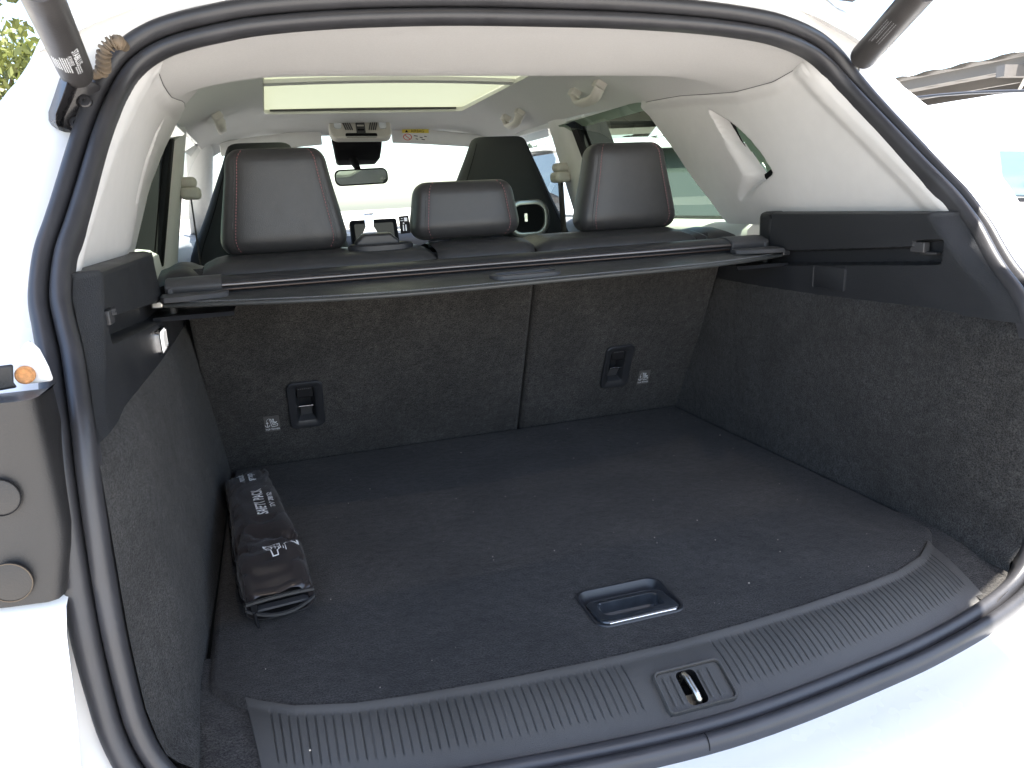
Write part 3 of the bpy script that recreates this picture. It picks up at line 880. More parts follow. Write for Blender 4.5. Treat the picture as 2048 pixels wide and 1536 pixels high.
# --- grab handles (right rear, right front, left rear), recess bowls
def grab(sgn, y0, y1, name='grab_handle'):
    ym = (y0 + y1) / 2
    def surf(y, k):
        x = lerp(.40, hw_f(y), k); return np.array([sgn * x, y, headz(x, y)])
    a = surf(y0, .50); b = surf(y1, .50); 
    dn = np.array([-sgn * .55, 0, -.85]); dn /= np.linalg.norm(dn)
    out = np.array([sgn * .85, 0, -.53])
    path = [a + dn * .002, a + dn * .020 + out * .004, lerp(a, b, .12) + dn * .036 + out * .012, lerp(a, b, .3) + dn * .042 + out * .014, lerp(a, b, .7) + dn * .042 + out * .014, lerp(a, b, .88) + dn * .036 + out * .012, b + dn * .020 + out * .004, b + dn * .002]
    rings = []
    pts = [Vector(p) for p in path]
    for i, p in enumerate(pts):
        t = (pts[min(i + 1, 7)] - pts[max(i - 1, 0)]).normalized(); o = Vector(out); o = (o - t * o.dot(t)).normalized(); n = t.cross(o)
        rings.append([p + o * (.015 * math.cos(q)) + n * (.008 * math.sin(q)) for q in [2 * math.pi * k / 14 for k in range(14)]])
    h = MB().rings(rings).build(name, M_ivory, car, 60)
    for e in (a, b):
        MB().box(e + dn * .010, (.03, .034, .022), (out), (0, 1, 0), dn).build('pivot', M_greyp if False else M_ivory, h, 40, bevel=.004)
    # shallow shadowed bowl behind
    c = lerp(a, b, .5)
    rows = [[c + np.array([0, 1, 0]) * (abs(y1 - y0) * .68 * rr * math.cos(q)) + out * (.042 * rr * math.sin(q)) + dn * dd_ for q in [2 * math.pi * k / 24 for k in range(24)]] for rr, dd_ in ((1.0, .0015), (.92, .003), (.8, .0022), (.4, .001))]
    MB().rings(rows, False, True).build('handle_recess', M_head, h, 60)
grab(1, .33, .50); grab(1, 1.0, 1.16); grab(-1, .95, 1.10)

# --- sun visors, console, mirror
def visor(sgn):
    xa, xb = .14, .52
    rows = []
    for t in np.linspace(0, 1, 9):
        x = lerp(xa, xb, t); yb = 1.60 - .05 * t * t
        h = lerp(.062, .055, t)
        zt = lerp(.822, .792, t) - .012 * t * t
        w = .011
        rows.append([(sgn * x, yb + w * math.cos(q) * 1.0 - .35 * (h / 2) * math.sin(q) * .0 , zt - h / 2 + (h / 2) * math.sin(q)) for q in [2 * math.pi * k / 16 for k in range(16)]])
    v = MB().rings(rows).build('sun_visor', M_light, car, 50, bevel=.004)
    return v
vL = visor(-1); vR = visor(1)
fr = Frame((.235, 1.583, .790), (1, 0, -.03), (0, 0, 1))
fr.n = np.array([0, -1, 0.])
st = MB().add([fr.p(a, b, .0006) for a, b in ((-.055, -.026), (.055, -.026), (.055, .006), (-.055, .006))], [(0, 1, 2, 3)]).build('airbag_sticker', M_sticker, vR, 0)
MB().add([fr.p(a, b, .0008) for a, b in ((-.055, .006), (.055, .006), (.055, .021), (-.055, .021))], [(0, 1, 2, 3)]).build('yellow_band', M_yellow, st, 0)
tv, tf = text_mesh('AIRBAG', .016)
mb = MB().add([fr.p(x + .008, y + .013, .0014) for x, y, z in tv], tf)
mb.add([fr.p(*p, .0014) for p in ((-.044, .008), (-.030, .008), (-.037, .018))], [(0, 1, 2)])
for k, (a, b, w) in enumerate(((.0, -.006, .016), (.022, -.012, .012), (.040, -.008, .010), (.004, -.018, .010), (.030, -.020, .014))):
    mb.add([fr.p(a - w / 2, b, .0012), fr.p(a + w / 2, b - .002, .0012), fr.p(a + w / 2, b + .001, .0012), fr.p(a - w / 2, b + .003, .0012)], [(0, 1, 2, 3)])
mb.build('sticker_print', M_black, st, 0, fixn=False)
ring = [[fr.p(-.034 + r * math.cos(2 * math.pi * k / 20) * 1.4, -.010 + r * math.sin(2 * math.pi * k / 20), .0012) for k in range(20)] for r in (.013, .0105)]
MB().grid(ring, cu=True).add([fr.p(-.046, -.003, .0012), fr.p(-.044, -.001, .0012), fr.p(-.022, -.018, .0012), fr.p(-.024, -.020, .0012)], [(0, 1, 2, 3)]).build('red_ban_ring', M_redp, st, 0)
# overhead console
con = Frame((-.002, 1.46, .806), (1, 0, -.02), (0, .45, .9)); con.n = np.cross(con.x, con.y); con.n = -con.n if con.n[1] > 0 else con.n
co = MB().rings(lay(con, [(rrect(.235, .090, .030), -.02), (rrect(.235, .090, .030), .006), (rrect(.225, .080, .026), .010), (rrect(.215, .070, .024), .007)]), False, True).build('overhead_console', M_ivory, car, 40)
for a, w in ((-.085, .028), (.085, .028)):
    f2 = Frame(con.p(a, .010, .008), con.x, con.y); f2.n = con.n
    MB().rings(lay(f2, [(rrect(w, .034, .010), 0), (rrect(w, .034, .010), .004), (rrect(w - .006, .028, .008), .002)]), False, True).build('map_lamp', M_lens, co, 40)
f2 = Frame(con.p(0, .004, .008), con.x, con.y); f2.n = con.n
MB().rings(lay(f2, [(rrect(.034, .062, .004), 0), (rrect(.034, .062, .004), .004), (rrect(.030, .058, .004), .005)]), False, True).build('switch_panel', M_greyp, co, 40)
for k in range(3):
    f3 = Frame(con.p(0, .022 - .018 * k, .0125), con.x, con.y); f3.n = con.n
    MB().rings(lay(f3, [(rrect(.026, .006, .002), 0), (rrect(.026, .006, .002), .002)]), False, True).build('switch', M_ivory if k < 2 else M_black, co, 40)
for a in (-.048, .048):
    f3 = Frame(con.p(a, .004, .008), con.x + con.y * (.5 if a < 0 else -.5), con.y); f3.n = con.n
    for k in range(4):
        f4 = Frame(con.p(a + (.008 * (k - 1.5)), .004, .0085), con.y + con.x * (.3 if a > 0 else -.3), con.x); f4.n = con.n
        MB().rings(lay(f4, [(rrect(.034, .004, .0015), 0), (rrect(.034, .004, .0015), .003)]), False, True).build('speaker_slot', M_greyp, co, 40)
f2 = Frame(con.p(0, -.034, .006), con.x, con.y); f2.n = con.n
MB().rings(lay(f2, [(rrect(.12, .018, .006), 0), (rrect(.12, .018, .006), .003)]), False, True).build('console_slot', M_black, co, 40)
# camera shroud behind the mirror
sh = []
for y, zt, zb, w in ((1.60, .79, .745, .105), (1.64, .785, .70, .10), (1.70, .78, .685, .09), (1.78, .775, .69, .085)):
    sh.append([(-w, y, zt), (w, y, zt), (w * .9, y, zb), (-w * .9, y, zb)])
MB().rings(sh).build('camera_shroud', M_black, car, 40, bevel=.01, bseg=3)
stalk = MB().tube([(-.02, 1.66, .715), (-.018, 1.62, .69), (-.01, 1.595, .665)], [.02, .016, .012], 14)
mir = stalk.build('mirror_stalk', M_black, car, 50)
mf = Frame((0.0, 1.58, .632), (1, .10, .02), (0, .06, 1)); mf.n = np.cross(mf.x, mf.y); mf.n = mf.n if mf.n[1] < 0 else -mf.n
mo = MB().rings(lay(mf, [(rrect(.19, .045, .02), -.018), (rrect(.214, .060, .022), -.008), (rrect(.218, .064, .024), .0), (rrect(.212, .058, .022), .003), (rrect(.206, .052, .020), .003)]), True, False).build('rear_view_mirror', M_black, car, 50)
MB().add([mf.p(a, b, .0028) for a, b in rrect(.207, .053, .020)], [tuple(range(24))]).build('mirror_glass', mat('mirror', (.62, .70, .74), .02, metal=1), mo, 0)

# --- B pillars, belts, A pillars
for sgn in (1, -1):
    rows = []
    for z in np.linspace(.30, .77, 14):
        xi = ip(z, [.30, .37, .58, .77], [.672, .655, .615, .580])
        yr = ip(z, [.30, .38, .58, .77], [.64, .690, .76, .845]); yf = ip(z, [.30, .37, .59, .77], [.90, .905, .955, 1.0])
        rows.append([(sgn * (xi + .07), yr - .02, z), (sgn * (xi + .02), yr, z), (sgn * (xi + .004), yr + .02, z), (sgn * xi, lerp(yr, yf, .4), z), (sgn * (xi + .002), yf - .02, z), (sgn * (xi + .018), yf, z), (sgn * (xi + .07), yf + .02, z)])
    bp_ = MB().grid(rows).build('centre_pillar_trim', M_light, car, 50)
    MB().box((sgn * .600, .925, .725), (.006, .032, .020), (1, 0, 0), (0, 1, -.3), (0, .3, 1)).build('pillar_badge', M_ivory, bp_, 40, bevel=.003)
    gd = MB()
    gd.box((sgn * .595, .90, .610), (.050, .060, .030)); gd.box((sgn * .590, .895, .578), (.056, .070, .036))
    gd.build('belt_guide', M_ivory, car, 40, bevel=.012, bseg=3)
    bl = MB().grid([[(sgn * (.592 + dx), .905 + dy, z) for dx, dy in ((-.0, -.024), (.001, .024))] for z in (.59, .50, .40, .30, .20)])
    bl.v = [(x, y - (.59 - z) * .10 * 1, z) for x, y, z in bl.v]
    bl.build('front_belt', M_belt, car, 60, solid=.002)
    # A pillar trim
    rows = []
    for t in np.linspace(0, 1, 8):
        x, y, z = ws(1, t)
        x = abs(x)
        rows.append([(sgn * (x + .03), y - .10, z), (sgn * (x - .02), y - .12, z - .01), (sgn * (x - .055), y - .07, z - .01), (sgn * (x - .06), y - .02, z), (sgn * (x - .05), y + .0, z + .01)])
    ap_ = MB().grid(rows).build('front_pillar_trim', M_light, car, 60)
    sl_ = MB()
    for k in range(5): sl_.box((sgn * .632, 2.16, .47 - .014 * k), (.004, .03, .007))
    sl_.build('demister_vent', M_black, car, 0)
    # door trims
    rows = [[(sgn * x, y, z) for y in np.linspace(-.06, .70, 6)] for x, z in ((.72, .435), (.69, .43), (.672, .415), (.668, .38), (.665, .25), (.66, .0), (.66, -.25))]
    MB().grid(rows).build('rear_door_trim', M_light, car, 50)
    rows = [[(sgn * x, y, z) for y in np.linspace(.88, 2.25, 6)] for x, z in ((.74, .435), (.70, .43), (.675, .41), (.668, .36), (.665, .2), (.66, -.25))]
    MB().grid(rows).build('front_door_trim', mat('door_card', (.20, .21, .23), .6), car, 50)
    # door mirror
    dm = []
    for t, s in ((0, .5), (.15, .9), (.5, 1), (.85, .8), (1, .4)):
        dm.append([(sgn * (.93 + .10 * s * math.cos(q)), lerp(1.93, 2.08, t), .47 + .075 * s * math.sin(q)) for q in [2 * math.pi * k / 16 for k in range(16)]])
    dmo = MB().rings(dm).build('door_mirror', M_black, car, 60)
    MB().box((sgn * .82, 2.02, .43), (.12, .06, .03)).build('mirror_arm', M_black, dmo, 40, bevel=.01)

# --- dashboard with upright screen
rows = []
for x in np.linspace(-.66, .66, 13):
    rows.append([(x, 1.78, .0), (x, 1.74, .25), (x, 1.78, .36), (x, 1.86, .405), (x, 2.1, .415), (x, 2.42, .40)])
da = MB().grid(rows).build('dashboard', M_dash, car, 50)
MB().grid([[(x, 1.855 + dy, .398 + dz) for dy, dz in ((-.02, -.012), (-.012, .004), (.01, .010))] for x in np.linspace(-.62, .62, 9)]).build('dash_edge_trim', M_sticker, da, 50)
sf = Frame((.055, 1.735, .345), (1, .06, 0), (0, .22, 1)); sf.n = np.cross(sf.x, sf.y); sf.n = sf.n if sf.n[1] < 0 else -sf.n
sc = MB().rings(lay(sf, [(rrect(.205, .235, .012), -.02), (rrect(.205, .235, .012), .0), (rrect(.190, .220, .010), .002)]), True, True).build('centre_screen', M_black, da, 40)
def emis(name, col, st):
    m = bpy.data.materials.new(name); m.use_nodes = True
    b = m.node_tree.nodes['Principled BSDF']; b.inputs['Base Color'].default_value = (.01, .01, .01, 1)
    b.inputs['Emission Color'].default_value = (*col, 1); b.inputs['Emission Strength'].default_value = st
    return m
MB().add([sf.p(a, b, .0026) for a, b in rrect(.170, .200, .006)], [tuple(range(24))]).build('screen_face', emis('screen_glow', (.10, .105, .095), .10), sc, 0)
dot = [[sf.p(.058 + r * math.cos(2 * math.pi * k / 20), -.035 + r * math.sin(2 * math.pi * k / 20), .0032) for k in range(20)] for r in (.012, .004)]
mb = MB().grid(dot, cu=True)
mb.build('screen_icon', emis('teal_glow', (.05, .55, .60), .35), sc, 0)
mb = MB()
for (a, b, w) in ((-.01, .052, .040), (.056, -.008, .006), (.058, -.060, .006), (-.03, -.045, .012)):
    mb.add([sf.p(a - w / 2, b, .0032), sf.p(a + w / 2, b, .0032), sf.p(a + w / 2, b + .004, .0032), sf.p(a - w / 2, b + .004, .0032)], [(0, 1, 2, 3)])
mb.build('screen_bar', emis('white_glow', (.8, .8, .8), .2), sc, 0)

# --- front seats
def seat_outline(z):
    return ip(z, [-.2, .10, .30, .36, .41, .46, .527, .59, .66, .72], [.25, .26, .262, .255, .240, .212, .178, .150, .117, .092])
def front_seat(cx):
    st_ = bpy.data.objects.new('front_seat', None); S.collection.objects.link(st_); setup(st_, car)
    rings = []
    zz = list(np.linspace(-.15, .66, 22)) + [.685, .703, .714, .720, .7225]
    for z in zz:
        hw = seat_outline(z)
        dp = ip(z, [-.2, .3, .6, .70, .72], [.085, .075, .055, .04, .022])
        if z > .68: hw *= ip(z, [.68, .703, .714, .720, .7225], [1, 1, .98, .90, .78]); 
        y0 = .97 + ip(z, [-.15, .35, .72], [.16, .05, .03]) * .6
        p = 3.2
        ring = []
        for k in range(36):
            q = 2 * math.pi * k / 36
            c, s = math.cos(q), math.sin(q)
            ring.append((cx + hw * np.sign(c) * abs(c) ** (2 / p), y0 + dp * np.sign(s) * abs(s) ** (2 / p), z))
        rings.append(ring)
    b = MB().rings(rings).build('front_backrest', M_seatcloth, st_, 60)
    # side bolster seam lines on the back of the seat
    pts = []
    for sg in (-1, 1):
        pts = [(cx + sg * seat_outline(z) * .86, .97 + ip(z, [-.15, .35, .72], [.16, .05, .03]) * .6 - ip(z, [-.2, .3, .6, .70], [.085, .075, .055, .04]) * .93 - .001, z) for z in np.linspace(.05, .70, 20)]
        MB().tube(pts, .0014, 5).build('seat_seam', M_black, b, 60)
    MB().box((cx, 1.25, -.06), (.50, .50, .14)).build('front_cushion', M_seatcloth, st_, 60, bevel=.05, bseg=4)
    return b
bL = front_seat(-.380); bR = front_seat(.402)
# satin ring round a grab opening in the right seat back
M_satin = mat('satin_silver', (.45, .45, .46), .3, metal=1)
gf = Frame(oy(1056, 437, .905), (1, .15, .0), (0, 0, 1)); gf.n = np.cross(gf.x, gf.y); gf.n = gf.n if gf.n[1] < 0 else -gf.n
rg = MB().rings(lay(gf, [(rrect(.160, .125, .050, 7), -.03), (rrect(.160, .125, .050, 7), .006), (rrect(.150, .115, .046, 7), .010), (rrect(.128, .094, .038, 7), .008), (rrect(.120, .086, .034, 7), .0)]), False, False).build('seat_handle_ring', M_satin, bR, 50)
MB().rings(lay(gf, [(rrect(.124, .090, .034, 7), .003), (rrect(.08, .05, .020, 7), .001)]), False, True).build('handle_opening', M_black, bR, 50)
MB().box(gf.p(-.012, .004, .008), (.014, .030, .004), gf.x, gf.y, gf.n).build('handle_glint', M_chrome, bR, 30, bevel=.002)  # small chrome plate added to stand for the white glint inside the ring

# --- rear bench
bench = bpy.data.objects.new('rear_bench', None); S.collection.objects.link(bench); setup(bench, car)
SLOPE = -.45
sn = np.array([0, -1.0, SLOPE]); sn /= np.linalg.norm(sn)     # outward normal of the seat back
sup = np.array([0, SLOPE, 1.0]); sup /= np.linalg.norm(sup)
def on_back(px, py):
    d = ray(px, py); t = -(sn @ CAM) / (sn @ d); return CAM + d * t
def back_frame(px, py): 
    f_ = Frame(on_back(px, py), (1, 0, 0), sup); f_.n = sn; return f_
ZT = .40
def bp3(x, z, h=0.0): return np.array([x, SLOPE * z, z]) + sn * h
AX = [(back_frame(612, 808), -1), (back_frame(1233, 732), 1)]
AW, AH = .070, .116
def seat_panel(x0, x1, frame, name):
    r = .012
    o = []
    def corner(cx, cz, a0):
        return [(cx + r * math.cos(R_(a0 + 90 * k / 4)), cz + r * math.sin(R_(a0 + 90 * k / 4))) for k in range(5)]
    loop = corner(x1 - r, ZT - r, 0) + corner(x0 + r, ZT - r, 90) + corner(x0 + r, -.03 + r, 180) + corner(x1 - r, -.03 + r, 270)
    hole = [frame.p(a, b, 0) for a, b in rrect(AW - .006, AH - .006, .009)]
    # panel lies a little under the reference plane, edges roll over
    e = .008
    def inset(L, d):
        cx = (x0 + x1) / 2; cz = (ZT - .03) / 2
        return [(x + (d if x < cx else -d), z + (d if z < cz else -d)) for x, z in L]
    top = inset(loop, e)
    ob = fill_holes(name, [bp3(x, z) for x, z in top], [hole], M_carpet2, bench, smooth=60)
    rows = [[bp3(x, z, h) for x, z in inset(loop, d)] for d, h in ((e, 0), (e * .5, -.0012), (e * .15, -.004), (0, -.009), (0, -.05))]
    MB().grid(rows, cu=True).build('panel_edge', M_carpet2, ob, 60)
    return ob
XL = -.538; XS = .112
pL = seat_panel(XL, XS - .003, AX[0][0], 'seat_back_carpet')
pR = seat_panel(XS + .003, .538, AX[1][0], 'seat_back_carpet')
# dark gap backing between the two seat backs
MB().box(bp3(XS, .2, -.045), (.03, .03, .42), (1, 0, 0), sn, sup).build('split_gap', M_black, bench, 0)
# anchor bezels
for (f_, sg), panel in zip(AX, (pL, pR)):
    bz = MB().rings(lay(f_, [(rrect(AW, AH, .014), -.004), (rrect(AW, AH, .014), .0045), (rrect(AW - .003, AH - .003, .013), .0065), (rrect(AW - .012, AH - .014, .010), .0065), (rrect(.038, .084, .005), .001), (rrect(.027, .074, .003), -.012), (rrect(.025, .072, .003), -.028)]), False, True).build('tether_bezel', M_plasticS, panel, 35)
    MB().tube([f_.p(-.0145, -.008, -.004), f_.p(.0145, -.008, -.004)], .0020, 8).build('anchor_bar', M_chrome, bz, 40)
    MB().box(f_.p(0, -.024, -.012), (.023, .028, .004), f_.x, f_.y + .3 * f_.n, f_.n).build('anchor_plate', M_greyp, bz, 30, bevel=.001)
    MB().box(f_.p(0, .029, -.006), (.030, .022, .004), f_.x, f_.y - .5 * f_.n, f_.n + .5 * f_.y).build('anchor_flap', M_black, bz, 30, bevel=.001)
    mb = MB()
    for k in range(7): mb.box(f_.p(-.0115 + .0038 * k, .038, -.0015), (.0022, .0020, .0004), f_.x, f_.y, f_.n)
    mb.build('flap_print', M_printdim, bz, 0)
# woven TOP TETHER labels
def tether_label(px, py, panel, sc_=1.0):
    f_ = back_frame(px, py)
    lb = MB().box(f_.p(0, 0, .0006), (.030, .040, .0010), f_.x, f_.y, f_.n).build('tether_label', M_label, panel, 0)
    mb = MB()
    def line(pts, w=.0008):
        for a, b in zip(pts[:-1], pts[1:]):
            a = np.array(a, float); b = np.array(b, float); t = (b - a) / (np.linalg.norm(b - a) + 1e-9); n_ = np.array([-t[1], t[0]]) * w / 2
            a = a - t * w * .3; b = b + t * w * .3
            mb.add([f_.p(q[0] * 1.05, q[1] * 1.38, .0014) for q in (a - n_, b - n_, b + n_, a + n_)], [(0, 1, 2, 3)])
    # anchor
    line([(-.0085, .004), (-.0085, -.005)]); line([(-.0105, .002), (-.0065, .002)])
    line([(-.0085 + .0045 * math.cos(R_(a)), -.001 + .0042 * math.sin(R_(a))) for a in range(190, 351, 20)])
    # dotted tether
    for a in range(0, 8):
        q = R_(200 - a * 26); cx, cy = -.004 + .0052 * math.cos(q), .0058 + .0042 * math.sin(q)
        line([(cx - .0003, cy), (cx + .0003, cy)])
    # seat and child
    line([(-.0035, .0085), (-.0015, .0085), (.0018, -.002), (.0105, -.0005), (.0095, -.0045), (-.0005, -.0055), (-.0035, .0085)])
    line([(.001, .006), (.0035, .0005), (.008, .0018)]); line([(.003, .006), (.0052, .0022), (.009, .0032)], .0012)
    line([(.0025, .0085), (.0035, .0078)], .0018)
    tv, tf = text_mesh('TOP TETHER', .0046)
    mb.add([f_.p(x * 1.05, y * 1.3 - .0140, .0014) for x, y, z in tv], tf)
    mb.build('label_print', M_print, lb, 0, fixn=False)
tether_label(544, 847, pL); tether_label(1287, 754, pR)

# leather tops of the seat backs
def seat_top(x0, x1, name, zt=.4330, drop=.012):
    prof = [(-.165, .385), (-.182, .392), (-.186, .402), (-.178, zt - .008), (-.150, zt - .002), (-.105, zt + .004), (-.05, zt + .004), (.0, zt - .002), (.035, zt - .02), (.06, zt - .06), (.09, zt - .16), (.16, .05), (.20, -.10)]
    n = 22; rows = []
    for k in range(n + 1):
        t = k / n; x = lerp(x0, x1, t)
        e = min((x - x0), (x1 - x)); d = drop * (1 - sm(e / .035)) ** 1.5
        rows.append([(x, lerp(y, -.06, .10 * (1 - sm(e / .02))), z - d) for y, z in prof])
    return MB().grid(rows).build(name, M_leather, bench, 60)
seat_top(-.502, -.088, 'seat_back_leather'); seat_top(-.086, .108, 'seat_back_leather', .4340, .004); seat_top(.114, .470, 'seat_back_leather')
for sgn in (1, -1):
    seat_top(sgn * .505 if sgn > 0 else -.575, .575 if sgn > 0 else -.506, 'seat_bolster', .426, .010)
seat_top(.473, .502, 'seat_bolster', .427, .006)
MB().box((0, .36, -.02), (1.16, .50, .14)).build('seat_cushion', M_leather, bench, 60, bevel=.04, bseg=3)

# headrests
def headrest(cx, cy, zb, zt, wb, wt, dep_, lab=None, tag=False):
    H = zt - zb
    n = 26
    def W(t): return lerp(wb, wt, sm(t) * .55 + t * .45)
    def D(t): return dep_ * lerp(1.0, .78, t)
    def endf(t):
        e = min(t, 1 - t) * H
        r = .034 if t < .5 else .026
        return 1.0 if e >= r else math.sqrt(max(0.0, 1 - ((r - e) / r) ** 2))
    ts = [0, .004, .012, .025, .045, .07, .10] + list(np.linspace(.14, .86, 15)) + [.90, .93, .955, .975, .988, .996, 1.0]
    P = 3.4
    def off(t): return (.030 if t < .5 else .024) * (1 - endf(t))
    def surf_y(x, t):
        w = W(t) - off(t); d = max(D(t) - off(t) * 1.1, .004)
        k = min(1, abs(x) / w)
        return cy - d * (1 - k ** P) ** (1 / P) + .02 * (t - .5) * 0
    rings = []
    for t in ts:
        w = max(W(t) - off(t), .01); d = max(D(t) - off(t) * 1.1, .006)
        ring = []
        for k in range(56):
            q = 2 * math.pi * k / 56; c, s = math.cos(q), math.sin(q)
            x = w * np.sign(c) * abs(c) ** (2 / P); y = d * np.sign(s) * abs(s) ** (2 / P)
            # seam pinch
            fx = abs(x) / w
            pin = .0028 * math.exp(-((fx - .80) / .030) ** 2) if s < .2 else 0
            ring.append((cx + x, cy + y + pin, zb + t * H))
        rings.append(ring)
    h = MB().rings(rings).build('headrest', M_leather, bench, 60, label=lab)
    stm = MB()
    for sg in (-1, 1):
        pts = []
        for t in np.linspace(.03, .97, 60):
            w = W(t) - off(t); x = sg * w * .80
            pts.append((cx + x, surf_y(x, t) + .0022, zb + t * H))
        MB().tube(pts, .0011, 6).build('seam_piping', M_leather, h, 60)
        for t in np.linspace(.04, .965, int(H / .0056)):
            w = W(t) - off(t); x = sg * w * .755; x2 = sg * (W(min(t + .011, 1)) - off(min(t + .011, 1))) * .755
            a = np.array([cx + x, surf_y(x, t) - .0003, zb + t * H]); b = np.array([cx + x2, surf_y(x2, min(t + .011, .99)) - .0003, zb + (t + .0028 / H) * H])
            stm.tube([a, b], .00058, 5)
    stm.build('seam_stitching', M_stitch, h, 60)
    for sg in (-.055, .055):
        MB().tube([(cx + sg, cy + .0, zb + .02), (cx + sg, cy - .0, zb - .05)], .006, 12).build('headrest_post', M_chrome, h, 60)
        MB().rings([[(cx + sg + a * 1.5 * math.cos(2 * math.pi * k / 20), cy - .01 + a * math.sin(2 * math.pi * k / 20), zz_) for k in range(20)] for a, zz_ in ((.017, .425), (.017, .438), (.014, .4415))], False, True).build('post_guide', M_plasticS, h, 40)
    return h
hL = headrest(-.356, -.055, .4345, .6255, .119, .088, .052)
hM = headrest(0.0, -.050, .4405, .553, .116, .100, .055, 'low wide middle headrest')
hR = headrest(.359, -.055, .4345, .6165, .119, .086, .052)
# warning tag hanging from the middle headrest
tg_ = MB().box((-.128, -.075, .474), (.020, .001, .034), (1, .1, .05), (0, 1, 0), (-.05, 0, 1)).build('headrest_tag', M_black, hM, 0)
mb = MB()
for a, b, w, h in ((-.133, .482, .006, .001), (-.133, .486, .003, .001), (-.1255, .484, .006, .007), (-.131, .468, .002, .012), (-.126, .468, .002, .012), (-.130, .477, .0025, .0025)):
    mb.box((a, -.0762, b), (w, .0004, h))
mb.build('tag_print', M_print, tg_, 0)
# centre belt outlet on the seat top with its buckle tongue
bo = MB().rings([[(-.185 + a * 1.0 * math.cos(q) ** 1, -.120 + b_ * math.sin(q), z) for q in [2 * math.pi * k / 28 for k in range(28)]] for a, b_, z in ((.062, .030, .428), (.062, .030, .440), (.056, .025, .444), (.045, .015, .441))], False, True).build('belt_outlet', M_plasticS, bench, 40)
rows = []
for y, zt_, w in ((-.125, .460, .040), (-.115, .463, .042), (-.095, .463, .042), (-.085, .460, .040)):
    rows.append([(-.190 - w, y, .430), (-.190 + w, y, .430), (-.190 + w, y, .447), (-.190 + w * .6, y, zt_), (-.190 - w * .6, y, zt_), (-.190 - w, y, .447)])
MB().rings(rows).build('belt_buckle', M_plasticS, bo, 30, bevel=.003)
tn = []
for pts in ([(-.016, .46), (-.008, .475), (-.010, .500), (.010, .500), (.008, .475), (.016, .46)],):
    tn = [(-.200 + a, -.100, b) for a, b in pts]
MB().add(tn, [(0, 1, 2, 3, 4, 5)]).build('belt_tongue', M_chrome, bo, 30, solid=.003, bevel=.001)

# ---------------------------------------------------------------- sill plate, ribs, latch
SX0, SX1 = -.470, .470
car_edge = lambda x: ip(abs(x), [0, .10, .19, .30, .36, .42, .455, .48], [-.889, -.886, -.880, -.868, -.858, -.838, -.815, -.795])
seal_in = lambda x: ip(abs(x), [0, .10, .21, .29, .39, .47, .517], [-.976, -.971, -.959, -.948, -.929, -.910, -.897])
xs = [SX0 + (SX1 - SX0) * k / 1100 for k in range(1101)]
vsn = np.linspace(0, 1, 31)
LX, LY, LZ = (float(c) for c in oz(1390, 1377, -.0185))
rib_pitch = .0090
def sillz(x, y, v):
    z = .002 - .004 * sm(v / .12) - .034 * v ** 1.7 * ip(abs(x), [.40, .48], [1, .7])
    rd = 0.0
    if not (-.060 < x < .043) and abs(x) < .448:
        ph = (x / rib_pitch) % 1.0
        gr = math.exp(-((ph - .5) / .085) ** 2) - .25 * math.exp(-((ph - .66) / .08) ** 2)
        rd = .0020 * gr * sm((v - .10) / .03) * sm((.74 - v) / .03)
    z -= rd
    return z
rows = []
for v in vsn:
    row = []
    for x in xs:
        y = lerp(car_edge(x) + .004, seal_in(x), v)
        row.append((x + -np.sign(x) * .018 * v * (abs(x) / .47) ** 14, y, sillz(x, y, v)))
    rows.append(row)
def sill_skip(j, i):
    x = (xs[i] + xs[i + 1]) / 2; v = (vsn[j] + vsn[j + 1]) / 2
    y = lerp(car_edge(x) + .004, seal_in(x), v)
    return abs(x - LX) < .0405 and abs(y - LY) < .0205
sill = MB().grid(rows, skip=sill_skip).build('sill_plate', M_sill, car, 70)
# end caps of the sill, turned down
for x in (SX0, SX1):
    MB().grid([[(x + -np.sign(x) * .018 * v, lerp(car_edge(x) + .004, seal_in(x), v), sillz(x, 0, v) - h) for v in vsn[::4]] for h in (0, .012)]).build('sill_end', M_sill, sill, 0)
# latch plate with a slot and the striker loop
lf = Frame((LX, LY, LZ + .0035), (1, -.02, 0), (0, 1, .46)); lf.n = np.cross(lf.x, lf.y)
def slotloop(w, h, dx=0): return [(a + dx, b) for a, b in rrect(w, h, .006)]
outl = rrect(.0835, .0490, .0065)
rim = MB().rings(lay(lf, [(rrect(.0835, .0500, .0070), -.012), (rrect(.0835, .0500, .0070), .0012), (rrect(.0815, .0480, .0065), .0026), (rrect(.0790, .0455, .0060), .0024), (rrect(.0780, .0445, .0055), -.004), (rrect(.0780, .0445, .0055), -.008)]), False, False).build('latch_rim', M_sill, sill, 40)
inner = [lf.p(a, b, -.0010) for a, b in rrect(.0770, .0435, .0055)]
hole = [lf.p(a, b, -.0010) for a, b in slotloop(.0240, .0400, -.0035)]
lpz = fill_holes('latch_plate', inner, [hole], M_sill, sill, smooth=30)
MB().rings([[lf.p(a, b, h) for a, b in slotloop(.0240, .0400, -.0035)] for h in (-.001, -.035)], False, True).build('latch_well', M_black, lpz, 30)
MB().box(lf.p(-.0035, -.004, -.024), (.023, .012, .004), lf.x, lf.y, lf.n).build('latch_bracket', M_rust if False else M_steel, lpz, 30)
for a in (-.0305, -.0205, .0135, .0245):
    MB().rings(lay(Frame(lf.p(a, 0.0, -.0009), lf.x, lf.y), [(rrect(.0030, .034, .0014), .0016), (rrect(.0014, .032, .0006), .0019)]), False, True).build('plate_rib', M_sill, lpz, 40)
sp = [lf.p(-.006, .020, -.030), lf.p(-.006, .0185, -.008), lf.p(-.0055, .0155, -.0015), lf.p(-.0045, .010, .0008), lf.p(-.003, -.008, .0008), lf.p(-.0022, -.0145, -.002), lf.p(-.002, -.0175, -.010), lf.p(-.002, -.018, -.03)]
pts = []
